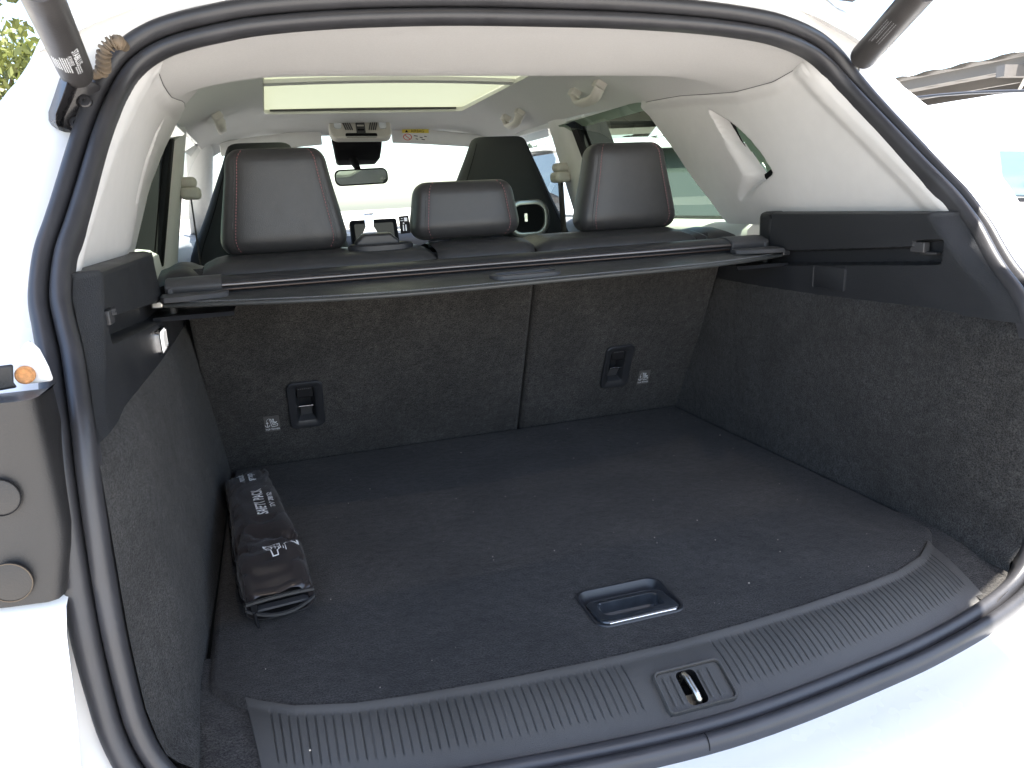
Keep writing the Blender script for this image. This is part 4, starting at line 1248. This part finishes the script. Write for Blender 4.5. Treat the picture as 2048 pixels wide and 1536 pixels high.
for i in range(len(sp) - 1):
    for k in range(5): pts.append(lerp(sp[i], sp[i + 1], k / 5))
MB().tube(pts, .0036, 12).build('striker', M_steel, lpz, 60)
# packing under the board so that nothing shows through its shut lines
MB().box((0, -.36, -.062), (1.12, 1.10, .02)).build('boot_floor_pan', M_black, car, 0)

# ---------------------------------------------------------------- loose boot floor board
board = thing('boot_floor_board', 'black carpeted boot floor board with a recessed lift handle near the sill', 'floor board', (0, -.45, -.018))
bl_ = []
for x in np.linspace(.440, -.440, 45): bl_.append((x, car_edge(x)))
left = [(-.462, -.812), (-.485, -.795), (-.503, -.778), (-.511, -.765), (-.5145, -.745)]
pts = bl_ + left + [(-.5155, -.60), (-.5155, -.40), (-.5155, -.20), (-.515, -.015), (-.512, -.0035)]
right = [(-x, y) for x, y in reversed(left + [(-.5155, -.60), (-.5155, -.40), (-.5155, -.20), (-.515, -.015), (-.512, -.0035)])]
outline = pts + right
def inset2(L, d):
    n = len(L); out = []
    for i in range(n):
        a = np.array(L[i - 1]); b = np.array(L[(i + 1) % n]); t = (b - a) / np.linalg.norm(b - a)
        out.append((L[i][0] + -t[1] * -d * -1 * 1, L[i][1] + t[0] * d * -1)) if False else out.append((L[i][0] + t[1] * d, L[i][1] - t[0] * d))
    return out
def area(L): return sum(L[i - 1][0] * L[i][1] - L[i][0] * L[i - 1][1] for i in range(len(L))) / 2
sgnA = -1 if area(outline) > 0 else 1
HX, HY = -.001, -.782
hf = Frame((HX, HY, 0), (1, -.015, 0), (0, 1, 0))
HW, HH = .119, .087
hole = [hf.p(a, b, 0) for a, b in rrect(HW - .002, HH - .002, .016)]
bt = fill_holes('board_carpet', [(x, y, 0) for x, y in inset2(outline, .010 * sgnA)], [hole], M_floor, board, smooth=60)
MB().grid([[(x, y, h) for x, y in inset2(outline, d * sgnA)] for d, h in ((.010, 0), (.006, -.0010), (.002, -.0045), (0, -.010), (.001, -.018))], cu=True).build('board_edge', M_floor, board, 60)
# recessed handle: dish plus folding grip
dish = MB().rings(lay(hf, [(rrect(HW + .004, HH + .004, .018), .0005), (rrect(HW + .002, HH + .002, .017), .0022), (rrect(HW - .003, HH - .003, .016), .0022), (rrect(HW - .008, HH - .008, .014), -.002), (rrect(HW - .014, HH - .014, .012), -.017), (rrect(HW - .020, HH - .020, .010), -.018)]), False, True).build('handle_dish', M_plasticS, board, 35)
hg = Frame(hf.p(0, -.0085, -.004), (1, -.015, 0), (0, 1, -.10)); hg.n = np.cross(hg.x, hg.y)
GW, GH = .110, .064
def at(L, dy): return [(a, b + dy) for a, b in L]
grip = MB().rings(lay(hg, [(rrect(GW, GH, .013), -.006), (rrect(GW, GH, .013), .0030), (rrect(GW - .002, GH - .002, .012), .0046), (rrect(GW - .006, GH - .006, .011), .0052),
                           (at(rrect(GW - .024, GH - .026, .011), .002), .0052), (at(rrect(GW - .027, GH - .029, .010), .002), .0040), (at(rrect(GW - .030, GH - .032, .009), .002), -.004), (at(rrect(GW - .031, GH - .033, .009), .002), -.009)]), False, True).build('lift_handle', M_piano, board, 35)
MB().tube([hg.p(a, b, .0030) for a, b in rrect(GW + .0006, GH + .0006, .0135, 8)][0:0] + [hg.p(-GW / 2 + .010, -GH / 2 - .0002, .0030), hg.p(-GW / 4, -GH / 2 - .0006, .0034), hg.p(GW / 4, -GH / 2 - .0006, .0034), hg.p(GW / 2 - .010, -GH / 2 - .0002, .0030)], .0014, 8).build('chrome_edge', M_chrome, grip, 60)

# lint and crumbs caught in the carpet
rnd = random.Random(5); lint = MB()
for k in range(70):
    x = rnd.uniform(-.45, .50); y = rnd.uniform(-.84, -.05)
    if abs(x - HX) < .07 and abs(y - HY) < .06: continue
    s = rnd.uniform(.0004, .0011); z = .0022
    lint.box((x, y, z), (s, s * rnd.uniform(1, 2.2), s * .8), (1, rnd.random(), 0), (0, 1, 0))
for k in range(30):
    x = rnd.uniform(-.5, .5); z = rnd.uniform(.02, .33); s = rnd.uniform(.0004, .0008)
    lint.box(bp3(x, z, .002), (s, s, s))
for (px, py) in ((1440, 870), (922, 905), (1498, 1166), (620, 1500)):
    lint.box(oz(px, py, .002), (.0016, .0016, .001))
lint.build('carpet_lint', mat('lint', (.45, .40, .33), .9), None, 0, kind='stuff', label='pale specks of lint and crumbs caught in the boot carpet', cat='lint')

# ---------------------------------------------------------------- luggage cover
cover = thing('luggage_cover', 'black roller luggage cover lying rolled up across the boot behind the rear seats', 'luggage cover', (0, -.30, .37))
cy0, cz0 = -.268, .4035
prof = [(-.030, -.010), (-.034, -.004), (-.034, .002), (-.030, .006), (-.010, .012), (.010, .012), (.026, .008), (.030, 0), (.028, -.018), (.010, -.026), (-.014, -.026), (-.028, -.020)]
cas = MB().rings([[(x, cy0 + a, cz0 + b) for a, b in prof] for x in (-.470, .470)]).build('cassette', M_plasticS, cover, 50)
MB().rings([[(x, cy0 - .0335 + .0022 * math.cos(q), cz0 - .0005 + .0034 * math.sin(q)) for q in [2 * math.pi * k / 10 for k in range(10)]] for x in (-.466, .466)]).build('metal_strip', M_alu, cas, 60)
MB().rings([[(x, cy0 - .031 + .0014 * math.cos(q), cz0 - .0075 + .0030 * math.sin(q)) for q in [2 * math.pi * k / 10 for k in range(10)]] for x in (-.466, .466)]).build('lower_strip', mat('brown_metal', (.10, .075, .065), .4, metal=1), cas, 60)
for sgn in (1, -1):
    pr2 = [(a * 1.10 - .002, b * 1.12 + .0005) for a, b in prof]
    MB().rings([[(sgn * x, cy0 + a, cz0 + b) for a, b in pr2] for x in (.465, .468, .545, .548)]).build('cassette_end_cap', M_greyp, cas, 40, bevel=.0015)
    MB().box((sgn * .541, cy0 - .030, cz0 - .020), (.010, .022, .045)).build('end_hook', M_greyp, cas, 30, bevel=.003)
# the flap: stiff rear edge board with a bowed lip
edge = lambda x: -.345 - .115 * (1 - (abs(x) / .55) ** 2.4)
FZ = .388
xs2 = np.linspace(-.552, .552, 61)
def flapz(x, t): return FZ + .004 * (1 - t) - .003 * t * t + .0022 * math.sin(x * 9 + .6) * t * .6
rows = []
for t in np.linspace(0, 1, 13):
    rows.append([(x * lerp(.93, 1.0, sm(t * 1.6)), lerp(-.272, edge(x), t), flapz(x, t)) for x in xs2])
for h, dy in ((-.0018, -.0022), (-.0042, -.0022), (-.0062, .0), (-.0064, .02)):
    rows.append([(x, edge(x) + dy, flapz(x, 1) + h) for x in xs2])
flap = MB().grid(rows).build('cover_flap', M_cover, cover, 50)
stc = MB()
for x in np.arange(-.53, .53, .0048):
    y = edge(x) + .009; y2 = edge(x + .003) + .009
    stc.tube([(x, y, flapz(x, .93) + .0006), (x + .003, y2, flapz(x + .003, .93) + .0006)], .0007, 5)
stc.build('flap_stitching', M_stitchg, flap, 60)
# grip in the middle of the flap
gf2 = Frame((.008, -.400, FZ + .0022), (1, 0, 0), (0, 1, .02)); gf2.n = np.cross(gf2.x, gf2.y)
MB().rings(lay(gf2, [(rrect(.120, .050, .022, 7), -.004), (rrect(.120, .050, .022, 7), .0030), (rrect(.114, .044, .020, 7), .0046), (rrect(.104, .034, .016, 7), .0046), (rrect(.098, .028, .013, 7), -.001)]), False, True).build('cover_grip', M_greyp, flap, 40)
for sgn in (1, -1):
    # guide blades on both ends of the flap
    rows = []
    for x, ya, yb in ((.455, -.315, -.335), (.463, -.305, -.345), (.52, -.302, -.362), (.545, -.304, -.362), (.552, -.310, -.350)):
        rows.append([(sgn * x, ya, FZ + .001), (sgn * x, ya - .004, FZ + .009), (sgn * x, yb + .004, FZ + .008), (sgn * x, yb, FZ)])
    MB().rings(rows).build('flap_end_cap', M_greyp, flap, 35, bevel=.0012)
    MB().box((sgn * .556, -.335, FZ - .003), (.016, .034, .010)).build('guide_pin', M_steel if sgn < 0 else M_plasticS, flap, 30, bevel=.002)
    MB().grid([[(sgn * x, y, z) for x in (.45, .50, .565)] for y, z in ((-.25, FZ - .022), (-.345, FZ - .022), (-.350, FZ - .028))]).build('support_ledge', M_plasticS, trim[sgn], 30)

# ---------------------------------------------------------------- safety pack
bag = thing('safety_pack', 'brown-black nylon zip pouch printed SAFETY PACK lying on the boot floor against the carpet wall', 'pouch', (-.445, -.35, 0))
B0 = np.array([-.480, -.165, 0.0]); B1 = np.array([-.4285, -.632, 0.0])
bd = (B1 - B0); BL = np.linalg.norm(bd); bd /= BL
bs = np.array([-bd[1], bd[0], 0.0]); bs = bs if bs[0] > 0 else -bs     # towards +x
def bag_w(u): return ip(u, [0, .03, .08, .3, .6, .85, 1.0], [.027, .035, .037, .040, .044, .047, .044])
def bag_h(u): return ip(u, [0, .03, .08, .2, .5, .8, .93, 1.0], [.030, .046, .055, .060, .062, .058, .050, .042])
def wrinkle(u, v):
    p = Vector((u * 6.0, v * 1.5, 0.3))
    w = noise.noise(p) * .30
    n2 = noise.noise(Vector((u * 9.0 + v * 1.2, v * 1.1 - u * 2.0, 4.1)))
    w -= .30 * max(0.0, 1 - abs(n2) / .22) ** 2
    k = .55 + 1.0 * math.exp(-((u - .74) / .12) ** 2) + .8 * math.exp(-((u - .06) / .07) ** 2)
    cr = math.exp(-((u - .70 - .05 * v) / .018) ** 2) * sm((v + .9) / .8)
    return .021 * w * k - .009 * cr
def bag_pt(u, q):
    """q angle, 0 = +x side, 90 = top"""
    w = bag_w(u); h = bag_h(u)
    c, s = math.cos(q), math.sin(q)
    e = .50
    a = np.sign(c) * abs(c) ** e; b = np.sign(s) * abs(s) ** e
    lat = w * a
    z = h * (.52 + .5 * b)
    wr = wrinkle(u, a) * sm((b + .6) / .8)
    z = max(.0005, z + wr); lat += (wr * .6) * np.sign(a) * abs(a) ** 2
    return B0 + bd * (u * BL) + bs * lat + np.array([0, 0, z])
us = [0, .006, .015, .03, .05] + list(np.linspace(.07, .95, 60)) + [.965, .98, .992, 1.0]
rings = []
for u in us:
    rings.append([bag_pt(u, 2 * math.pi * k / 56) for k in range(56)])
# close the ends softly
c0 = np.mean(rings[0], axis=0)
rings = [[c0 + (np.array(p) - c0) * .35 - bd * .008 * (-1) * -1 for p in rings[0]], [c0 + (np.array(p) - c0) * .8 - bd * .004 for p in rings[0]]] + rings
body = MB().rings(rings, True, False).build('pouch_body', M_nylon, bag, 70)
# front face: upper lip, black mouth and lower lip with the zip
end = rings[-1]; ce = np.mean(end, axis=0)
lipz = []
ins = [[ce + (np.array(p) - ce) * k + bd * d for p in end] for k, d in ((1.0, 0), (.985, .006), (.93, .010), (.80, .012))]
MB().rings(ins, False, False).build('front_panel', M_nylon, body, 60)
MB().rings([[ce + (np.array(p) - ce) * k + bd * d for p in end] for k, d in ((.82, .010), (.3, -.01))], False, True).build('pouch_mouth', M_black, body, 60)
def zip_line(f, n, name):
    tp = MB(); th = MB()
    P = [f(k / n) for k in range(n + 1)]
    tp.tube(P, .0022, 6)
    for k in range(n * 2):
        a = f(k / (n * 2)); b = f((k + .5) / (n * 2)); 
        th.box((np.array(a) + np.array(b)) / 2 + bd * .0018 + np.array([0, 0, .0022]), (.0018, .0044, .0032), (np.array(b) - a) / (np.linalg.norm(np.array(b) - a) + 1e-9), bd, (0, 0, 1))
    zt = tp.build(name, M_black, body, 60)
    th.build('zip_tooth_row', M_zip, zt, 0)
zw = bag_w(1.0)
def fz(off, zmid, sag):
    def f(t):
        a = lerp(-.96, .96, t)
        return ce + bs * (zw * a) + np.array([0, 0, zmid - ce[2]]) + bd * (.014 + off * (1 - a * a)) - np.array([0, 0, sag * (1 - a * a)])
    return f
zip_line(fz(.004, .030, -.004), 26, 'zip_upper')
zip_line(fz(.012, .022, .009), 30, 'zip_lower')
# contents glimpsed in the mouth, zip tape along the wall side
MB().box(ce + bd * .010 + np.array([0, 0, .020 - ce[2]]), (.068, .012, .003), bs, bd, (0, 0, 1)).build('folded_vest', M_greyp, body, 30)
def side_zip(dz, r, m_, nm):
    P = []
    for u in np.linspace(.10, 1.0, 40):
        p = bag_pt(u, R_(180 - 2)); P.append(np.array([p[0] - .0015, p[1], ip(u, [.1, .8, 1.0], [.024, .022, .026]) + dz]))
    return MB().tube(P, r, 6).build(nm, m_, body, 60)
side_zip(0, .0026, M_black, 'side_zip'); side_zip(.006, .0008, M_greyp, 'zip_seam'); 
P = [bag_pt(u, R_(142)) + np.array([0, 0, .0008]) for u in np.linspace(.06, .97, 50)]
MB().tube(P, .0011, 6).build('edge_piping', M_nylon, body, 60)
pl_ = fz(.010, .030, .0)(.10)
MB().box(pl_ + np.array([0, 0, -.004]), (.008, .006, .012)).build('zip_slider', M_black, body, 30, bevel=.001)
MB().tube([pl_ + np.array([0, -.004, -.008]), pl_ + np.array([.001, -.008, -.020]), pl_ + np.array([.003, -.010, -.026])], [.0022, .0022, .0016], 8).build('zip_pull', M_black, body, 60)
# print: runs along the pouch, tops of letters towards the wall
def bag_top(u, lat):
    """top surface point at lateral offset"""
    w = bag_w(u); a = max(-.98, min(.98, lat / w))
    c = np.sign(a) * abs(a) ** (1 / .62); q = math.acos(c)
    return bag_pt(u, q)
from mathutils.bvhtree import BVHTree
bvh = BVHTree.FromPolygons([tuple(v.co) for v in body.data.vertices], [tuple(p.vertices) for p in body.data.polygons])
def bag_text(items, name):
    mb = MB()
    for vs, fs, u0, l0 in items:
        bm = bmesh.new()
        bv = [bm.verts.new((v[0], v[1], 0)) for v in vs]
        for f in fs:
            try: bm.faces.new([bv[i] for i in f])
            except ValueError: pass
        bmesh.ops.triangulate(bm, faces=bm.faces[:])
        for _ in range(2):
            bmesh.ops.subdivide_edges(bm, edges=[e for e in bm.edges if e.calc_length() > .004], cuts=1, use_grid_fill=True)
            bmesh.ops.triangulate(bm, faces=bm.faces[:])
        bm.verts.index_update()
        out = []
        for v in bm.verts:
            p = B0 + bd * (u0 * BL - v.co.x) + bs * (l0 - v.co.y)
            hit = bvh.ray_cast(Vector((p[0], p[1], .2)), Vector((0, 0, -1)))[0]
            out.append((p[0], p[1], (hit.z if hit else .04) + .0009))
        mb.add(out, [[v.index for v in f.verts] for f in bm.faces])
        bm.free()
    return mb.build(name, M_print, body, 0, fixn=False)
def strokes(lines, w):
    vs = []; fs = []
    for pts in lines:
        for a, b in zip(pts[:-1], pts[1:]):
            a = np.array(a, float); b = np.array(b, float); L = np.linalg.norm(b - a); t = (b - a) / L; n_ = np.array([-t[1], t[0]]) * w / 2
            k = len(vs); vs += [tuple(a - n_ - t * w * .3), tuple(b - n_ + t * w * .3), tuple(b + n_ + t * w * .3), tuple(a + n_ - t * w * .3)]; fs.append((k, k + 1, k + 2, k + 3))
    return vs, fs
t1 = text_mesh('SAFETY PACK', .0205, .0004); t1 = ([(x * .88, y * 1.1) for x, y, z in t1[0]], t1[1])
t2 = text_mesh('77 11 780 762', .0105, .0002)
t3 = text_mesh('renault', .0165, .0004); t3 = ([(x + y * .25, y) for x, y, z in t3[0]], t3[1])
t4 = text_mesh('group', .0165, .0004); t4 = ([(x + y * .25, y) for x, y, z in t4[0]], t4[1])
bag_text([(*t1, .46, .006)], 'title_print'); bag_text([(*t2, .455, .0235)], 'number_print')
bag_text([(*t3, .155, -.012), (*t4, .16, .003)], 'maker_print')
# reflective vest hand-and-car pictogram and warning triangle
vest = [[(-.022, -.004), (-.020, .004), (-.004, .006), (.0, .012), (.014, .016), (.020, .012), (.022, .004), (.022, -.010), (-.006, -.010), (-.010, -.004), (-.022, -.004)], [(-.002, .004), (.018, .004)], [(-.004, -.002), (.020, -.002)], [(.004, .012), (.004, -.008)], [(.012, .014), (.012, -.008)], [(-.008, -.007), (.020, -.007)]]
bag_text([(*strokes([[(x_ * .85, y_ * .85) for x_, y_ in L_] for L_ in vest], .0016), .835, .006), (*strokes([[(-.012, 0), (.010, 0)], [(-.008, .003), (.008, .003)]], .0012), .835, .021)], 'vest_pictogram')
bag_text([(*strokes([[(-.011, -.007), (.011, -.007), (.0, .011), (-.011, -.007)]], .0026), .80, .032)], 'triangle_pictogram')

# ---------------------------------------------------------------- surroundings
def parked_car(name, lab, cx, y_rear, length, roof, flip=False, group=None, fin=True):
    """a white car as lofted side sections; y_rear is its tail"""
    t = thing(name, lab, 'car', (cx, y_rear + length / 2, GZ), group)
    D = -1 if flip else 1
    def Y(s): return y_rear + (s if not flip else length - s)
    st_ = [(0, .25, .52, .72), (.06, .62, .72, .82), (.25, 1.0, .80, .86), (.8, 1.05, .84, .9), (3.2, 1.02, .84, .9), (length - .5, .85, .80, .86), (length - .08, .70, .70, .8), (length, .45, .6, .7)]
    rows = []
    for s, top, hw, hb in st_:
        y = Y(s); zt = GZ + top
        rows.append([(cx - hw * .92, y, GZ + .22), (cx - hw, y, GZ + .40), (cx - hw * 1.0, y, lerp(GZ + .4, zt, .6)), (cx - hw * .97, y, zt - .05), (cx - hw * .85, y, zt), (cx, y, zt + .03), (cx + hw * .85, y, zt), (cx + hw * .97, y, zt - .05), (cx + hw, y, lerp(GZ + .4, zt, .6)), (cx + hw, y, GZ + .40), (cx + hw * .92, y, GZ + .22)])
    MB().rings(rows).build('car_body', M_white, t, 60, sub=1)
    # cabin: glasshouse and roof
    gs = [(.10, .98), (.62, roof - .06), (1.5, roof), (2.2, roof - .02), (3.3, 1.0)]
    cab = [[(cx - .80, Y(.10), GZ + .97), (cx + .80, Y(.10), GZ + .97), (cx + .82, Y(3.3), GZ + .99), (cx - .82, Y(3.3), GZ + .99)],
           [(cx - .66, Y(.52), GZ + roof - .10), (cx + .66, Y(.52), GZ + roof - .10), (cx + .66, Y(2.35), GZ + roof - .07), (cx - .66, Y(2.35), GZ + roof - .07)]]
    MB().rings(cab, False, False).build('cabin_glass', M_cargl, t, 20)
    rf = [[(cx + x * .68, y, GZ + roof - .10 + dz - .05 * abs(x) ** 3) for x in np.linspace(-1, 1, 9)] for y, dz in ((Y(.36), -.01), (Y(.5), .045), (Y(.9), .095), (Y(1.6), .11), (Y(2.1), .09), (Y(2.38), .05))]
    r_ = MB().grid(rf).build('car_roof', M_white, t, 60, solid=.03, sub=1)
    for sg in (1, -1):
        for s0, s1, w in ((.12, .56, .16), (1.25, 1.28, .07), (2.1, 2.1, .06), (3.25, 2.36, .07)):
            a = np.array([cx + sg * .825, Y(s0), GZ + .97]); b = np.array([cx + sg * .675, Y(s1), GZ + roof - .08])
            MB().box((a + b) / 2, (w, .03, np.linalg.norm(b - a)), (0, 1, 0), (1, 0, 0), (b - a) / np.linalg.norm(b - a)).build('roof_pillar', M_white, t, 30, bevel=.01)
    for s in (.85, length - .9):
        for sg in (1, -1):
            rings = [[(cx + sg * (.76 + dx), Y(s) + a * math.cos(2 * math.pi * k / 28), GZ + .33 + a * math.sin(2 * math.pi * k / 28)) for k in range(28)] for a, dx in ((.2, -.1), (.33, -.1), (.33, .09), (.30, .105), (.22, .09))]
            MB().rings(rings).build('wheel', M_tyre, t, 40)
    if fin:
        f_ = []
        for z, a, b, w in ((0, -.09, .05, .025), (.02, -.06, .05, .02), (.06, .0, .048, .010), (.075, .022, .046, .005)):
            f_.append([(cx - w, Y(.62) - a * D * -1 * -1, GZ + roof - .02 + z), (cx - w, Y(.62) - b * D, GZ + roof - .02 + z), (cx + w, Y(.62) - b * D, GZ + roof - .02 + z), (cx + w, Y(.62) - a * D, GZ + roof - .02 + z)])
        MB().rings(f_).build('aerial_fin', M_white, r_, 40)
    lm = MB()
    for sg in (1, -1):
        MB().box((cx + sg * .66, Y(.05), GZ + .82), (.22, .10, .14)).build('tail_lamp', mat('red_lens', (.35, .02, .02), .15), t, 40, bevel=.03)
        MB().box((cx + sg * .62, Y(length - .08), GZ + .66), (.28, .12, .12)).build('headlight', M_lens, t, 40, bevel=.03)
    return t
parked_car('parked_car', 'white parked car with a shark fin aerial seen through the rear side window', 2.05, 2.25, 4.2, 1.60)
van = thing('parked_car', 'white parked car standing beside the open boot at the right edge of the picture', 'car', (2.9, 1.0, GZ))
vr = []
for y, zt, w in ((-1.75, .75, .72), (-1.65, 1.0, .80), (-1.35, 1.16, .86), (-.8, 1.36, .88), (-.2, 1.45, .90), (.4, 1.50, .90), (.9, 1.545, .90), (1.4, 1.55, .89), (1.55, 1.2, .86), (1.7, .9, .80)):
    vr.append([(2.9 - w * .95, y, GZ + .2), (2.9 - w, y, GZ + .4), (2.9 - w, y, GZ + zt * .66), (2.9 - w * .95, y, GZ + zt - .10), (2.9 - w * .86, y, GZ + zt - .02), (2.9, y, GZ + zt + .05), (2.9 + w * .86, y, GZ + zt - .02), (2.9 + w * .95, y, GZ + zt - .10), (2.9 + w, y, GZ + zt * .66), (2.9 + w, y, GZ + .4), (2.9 + w * .95, y, GZ + .2)])
MB().rings(vr).build('car_body', M_white, van, 60, sub=1)
gp = [ox(px, py, 2.04) for px, py in ((1800, 199), (1835, 195), (1880, 190), (1940, 185.5), (2000, 183), (2048, 182), (2110, 183), (2200, 190))]
MB().tube([tuple(p) for p in gp], .0055, 6).build('roof_gutter', M_rubber, van, 60)
wp = [ox(px, py, 1.985) for px, py in ((1996, 300), (2200, 300), (2240, 396), (2008, 393))]
MB().add([tuple(p) for p in wp] + [(p[0] + .03, p[1], p[2]) for p in wp], [(0, 1, 2, 3), (7, 6, 5, 4), (0, 4, 5, 1), (1, 5, 6, 2), (2, 6, 7, 3), (3, 7, 4, 0)]).build('side_window', mat('pale_window', (.30, .42, .48), .05, coat=1), van, 30, bevel=.006)
MB().box((1.985, wp[3][1] - .25, wp[3][2] - .012), (.02, .56, .012)).build('window_seal', M_rubber, van, 30)
for wy in (-1.0, .95):
    for sg in (1, -1):
        MB().rings([[(2.9 + sg * (.78 + dx), wy + a * math.cos(2 * math.pi * k / 28), GZ + .33 + a * math.sin(2 * math.pi * k / 28)) for k in range(28)] for a, dx in ((.2, -.1), (.33, -.1), (.33, .09), (.30, .125), (.22, .11))]).build('wheel', M_tyre, van, 40)

# carport: long corrugated roof on white posts, beyond the parked cars
cp = thing('carport', 'long open carport with a corrugated metal roof on white steel posts', 'carport', (9.0, 5.0, GZ))
def corr(x0, x1, y0, y1, z0, z1, n=240, amp=.018):
    rows = []
    ys = np.linspace(y0, y1, n * 2 + 1)
    
    for t in (0, .5, 1):
        rows.append([(lerp(x0, x1, t), y, lerp(z0, z1, t) + (amp if (k % 4) in (1, 2) else 0)) for k, y in enumerate(ys)])
    return MB().grid(rows)
corr(7.6, 10.4, -6, 20, 1.78, 1.80, 100).build('corrugated_roof', M_galv, cp, 20)
sa = ox(2300, 88, 9.4); sb = ox(1500, 100, 9.4)
for k in range(34):
    c_ = lerp(sa, sb, k / 33)
    d_ = (sb - sa) / np.linalg.norm(sb - sa); st_ = np.linalg.norm(sb - sa) / 33
    MB().box(c_, (.9, st_ * .80, .05), (1, 0, .12), d_ + np.array([0, 0, .10]), (0, 0, 1)).build('roof_slat', M_steelw, cp, 0)
    MB().box(c_ + d_ * st_ * .5 + np.array([.2, 0, .03]), (.9, st_ * .34, .04), (1, 0, .12), d_ + np.array([0, 0, .45]), (0, 0, 1)).build('slat_bracket', M_galv, cp, 0)
for x, z in ((7.8, 1.70), (9.0, 1.70), (10.2, 1.72)):
    MB().box((x, 7, z), (.08, 26, .12)).build('purlin', M_galv, cp, 0)

for y in (-4, 0.5, 5, 9.5, 14, 18.5):
    MB().box((10.6, y, (GZ + 2.3) / 2), (.14, .14, 2.3 - GZ)).build('post', M_steelw, cp, 0)
    MB().box((9.0, y, 1.60), (3.2, .10, .12)).build('rafter', M_galv, cp, 0)
    for dy in (-2.25, 2.25):
        MB().tube([(7.8, y, 1.56), (10.4, y + dy, 1.60)], .022, 8).build('tie_rod', M_steelw, cp, 50)
    MB().box((10.55, y + .7, 1.05), (.08, .08, 1.9), (1, 0, 0), (0, .8, -.6), (0, .6, .8)).build('brace', M_steelw, cp, 0)

corr(3.2, 10.5, 9.0, 15.5, 1.98, 2.02, 30).build('corrugated_roof', M_galv, cp, 20)
for y in (9.1, 11.5, 14.0):
    MB().box((6.85, y, 1.90), (7.3, .10, .16)).build('purlin', M_galv, cp, 0)
for px0, px1, py0, py1, hh_ in ((1120, 1360, 268, 258, .12), (1120, 1400, 292, 282, .10)):
    a = Vector(oy(px0, py0, 12.5)); b = Vector(oy(px1, py1, 12.5))
    MB().box((a + b) / 2, ((b - a).length, .06, hh_), (b - a).normalized(), (0, 1, 0), (0, 0, 1)).build('rail', M_steelw, cp, 0)

def leaf_cloud(n, fn, size, rnd):
    mb = MB()
    for _ in range(n):
        c, s_ = fn(rnd)
        a = Vector((rnd.gauss(0, 1), rnd.gauss(0, 1), rnd.gauss(0, 1))).normalized()
        b = a.orthogonal().normalized(); b = Matrix.Rotation(rnd.uniform(0, 6.28), 3, a) @ b
        d = a.cross(b)
        s = size * rnd.uniform(.6, 1.3) * s_
        c = Vector(c)
        mb.add([c - b * s, c + d * s * .45, c + b * s, c - d * s * .45], [(0, 1, 2, 3)])
    return mb
def tree(name, lab, x, y, h, cr, n, seed, group=None):
    rnd = random.Random(seed)
    t = thing(name, lab, 'tree', (x, y, GZ), group)
    tr_ = MB()
    tr_.tube([(x, y, GZ), (x + .05, y, GZ + h * .25), (x - .05, y + .05, GZ + h * .5), (x + .1, y, GZ + h * .85)], [.16, .12, .09, .03], 10)
    cl = []
    for k in range(26):
        a = rnd.uniform(0, 6.28); zz_ = rnd.uniform(.18, 1.0); rr = cr * math.sqrt(rnd.uniform(.1, 1)) * math.sin(min(1, zz_ * 1.1 + .15) * 2.6)
        c = Vector((x + rr * math.cos(a), y + rr * math.sin(a), GZ + h * zz_)); cl.append((c, rnd.uniform(.35, .75)))
        base = Vector((x, y, GZ + h * zz_ * .7))
        tr_.tube([base, base.lerp(c, .5) + Vector((0, 0, .1)), c], [.04, .025, .01], 6)
    tr_.build('trunk', M_bark, t, 60)
    def fn(r):
        c, s = r.choice(cl)
        d = Vector((r.gauss(0, 1), r.gauss(0, 1), r.gauss(0, .8)))
        return c + d.normalized() * s * r.random() ** .4, 1
    leaf_cloud(n, fn, .055, rnd).build('crown', M_leaf, t, 0, fixn=False)
tree('leafy_tree', 'sunlit yellow green leafy tree behind the car on the left', -2.95, 7.6, 4.6, 1.5, 14000, 3)
# hedge ahead on the right, seen through the rear door glass
hd = thing('hedge', 'dark green hedge behind the parked cars on the right', 'hedge', (6.3, 5, GZ))
rnd = random.Random(11)
leaf_cloud(9000, lambda r: ((6.3 + r.gauss(0, .22), r.uniform(-3, 16), GZ + 1.0 * r.random() ** .7), 1), .07, rnd).build('foliage', M_hedge, hd, 0, fixn=False)

hd2 = thing('hedge', 'tall dark hedge far ahead under the carport, seen through the rear door glass', 'hedge', (10, 18, GZ))
rnd = random.Random(12)
leaf_cloud(9000, lambda r: ((r.uniform(5.6, 15), 18 + r.gauss(0, .35), GZ + 2.6 * r.random() ** .8), 1), .12, rnd).build('foliage', M_hedge, hd2, 0, fixn=False)
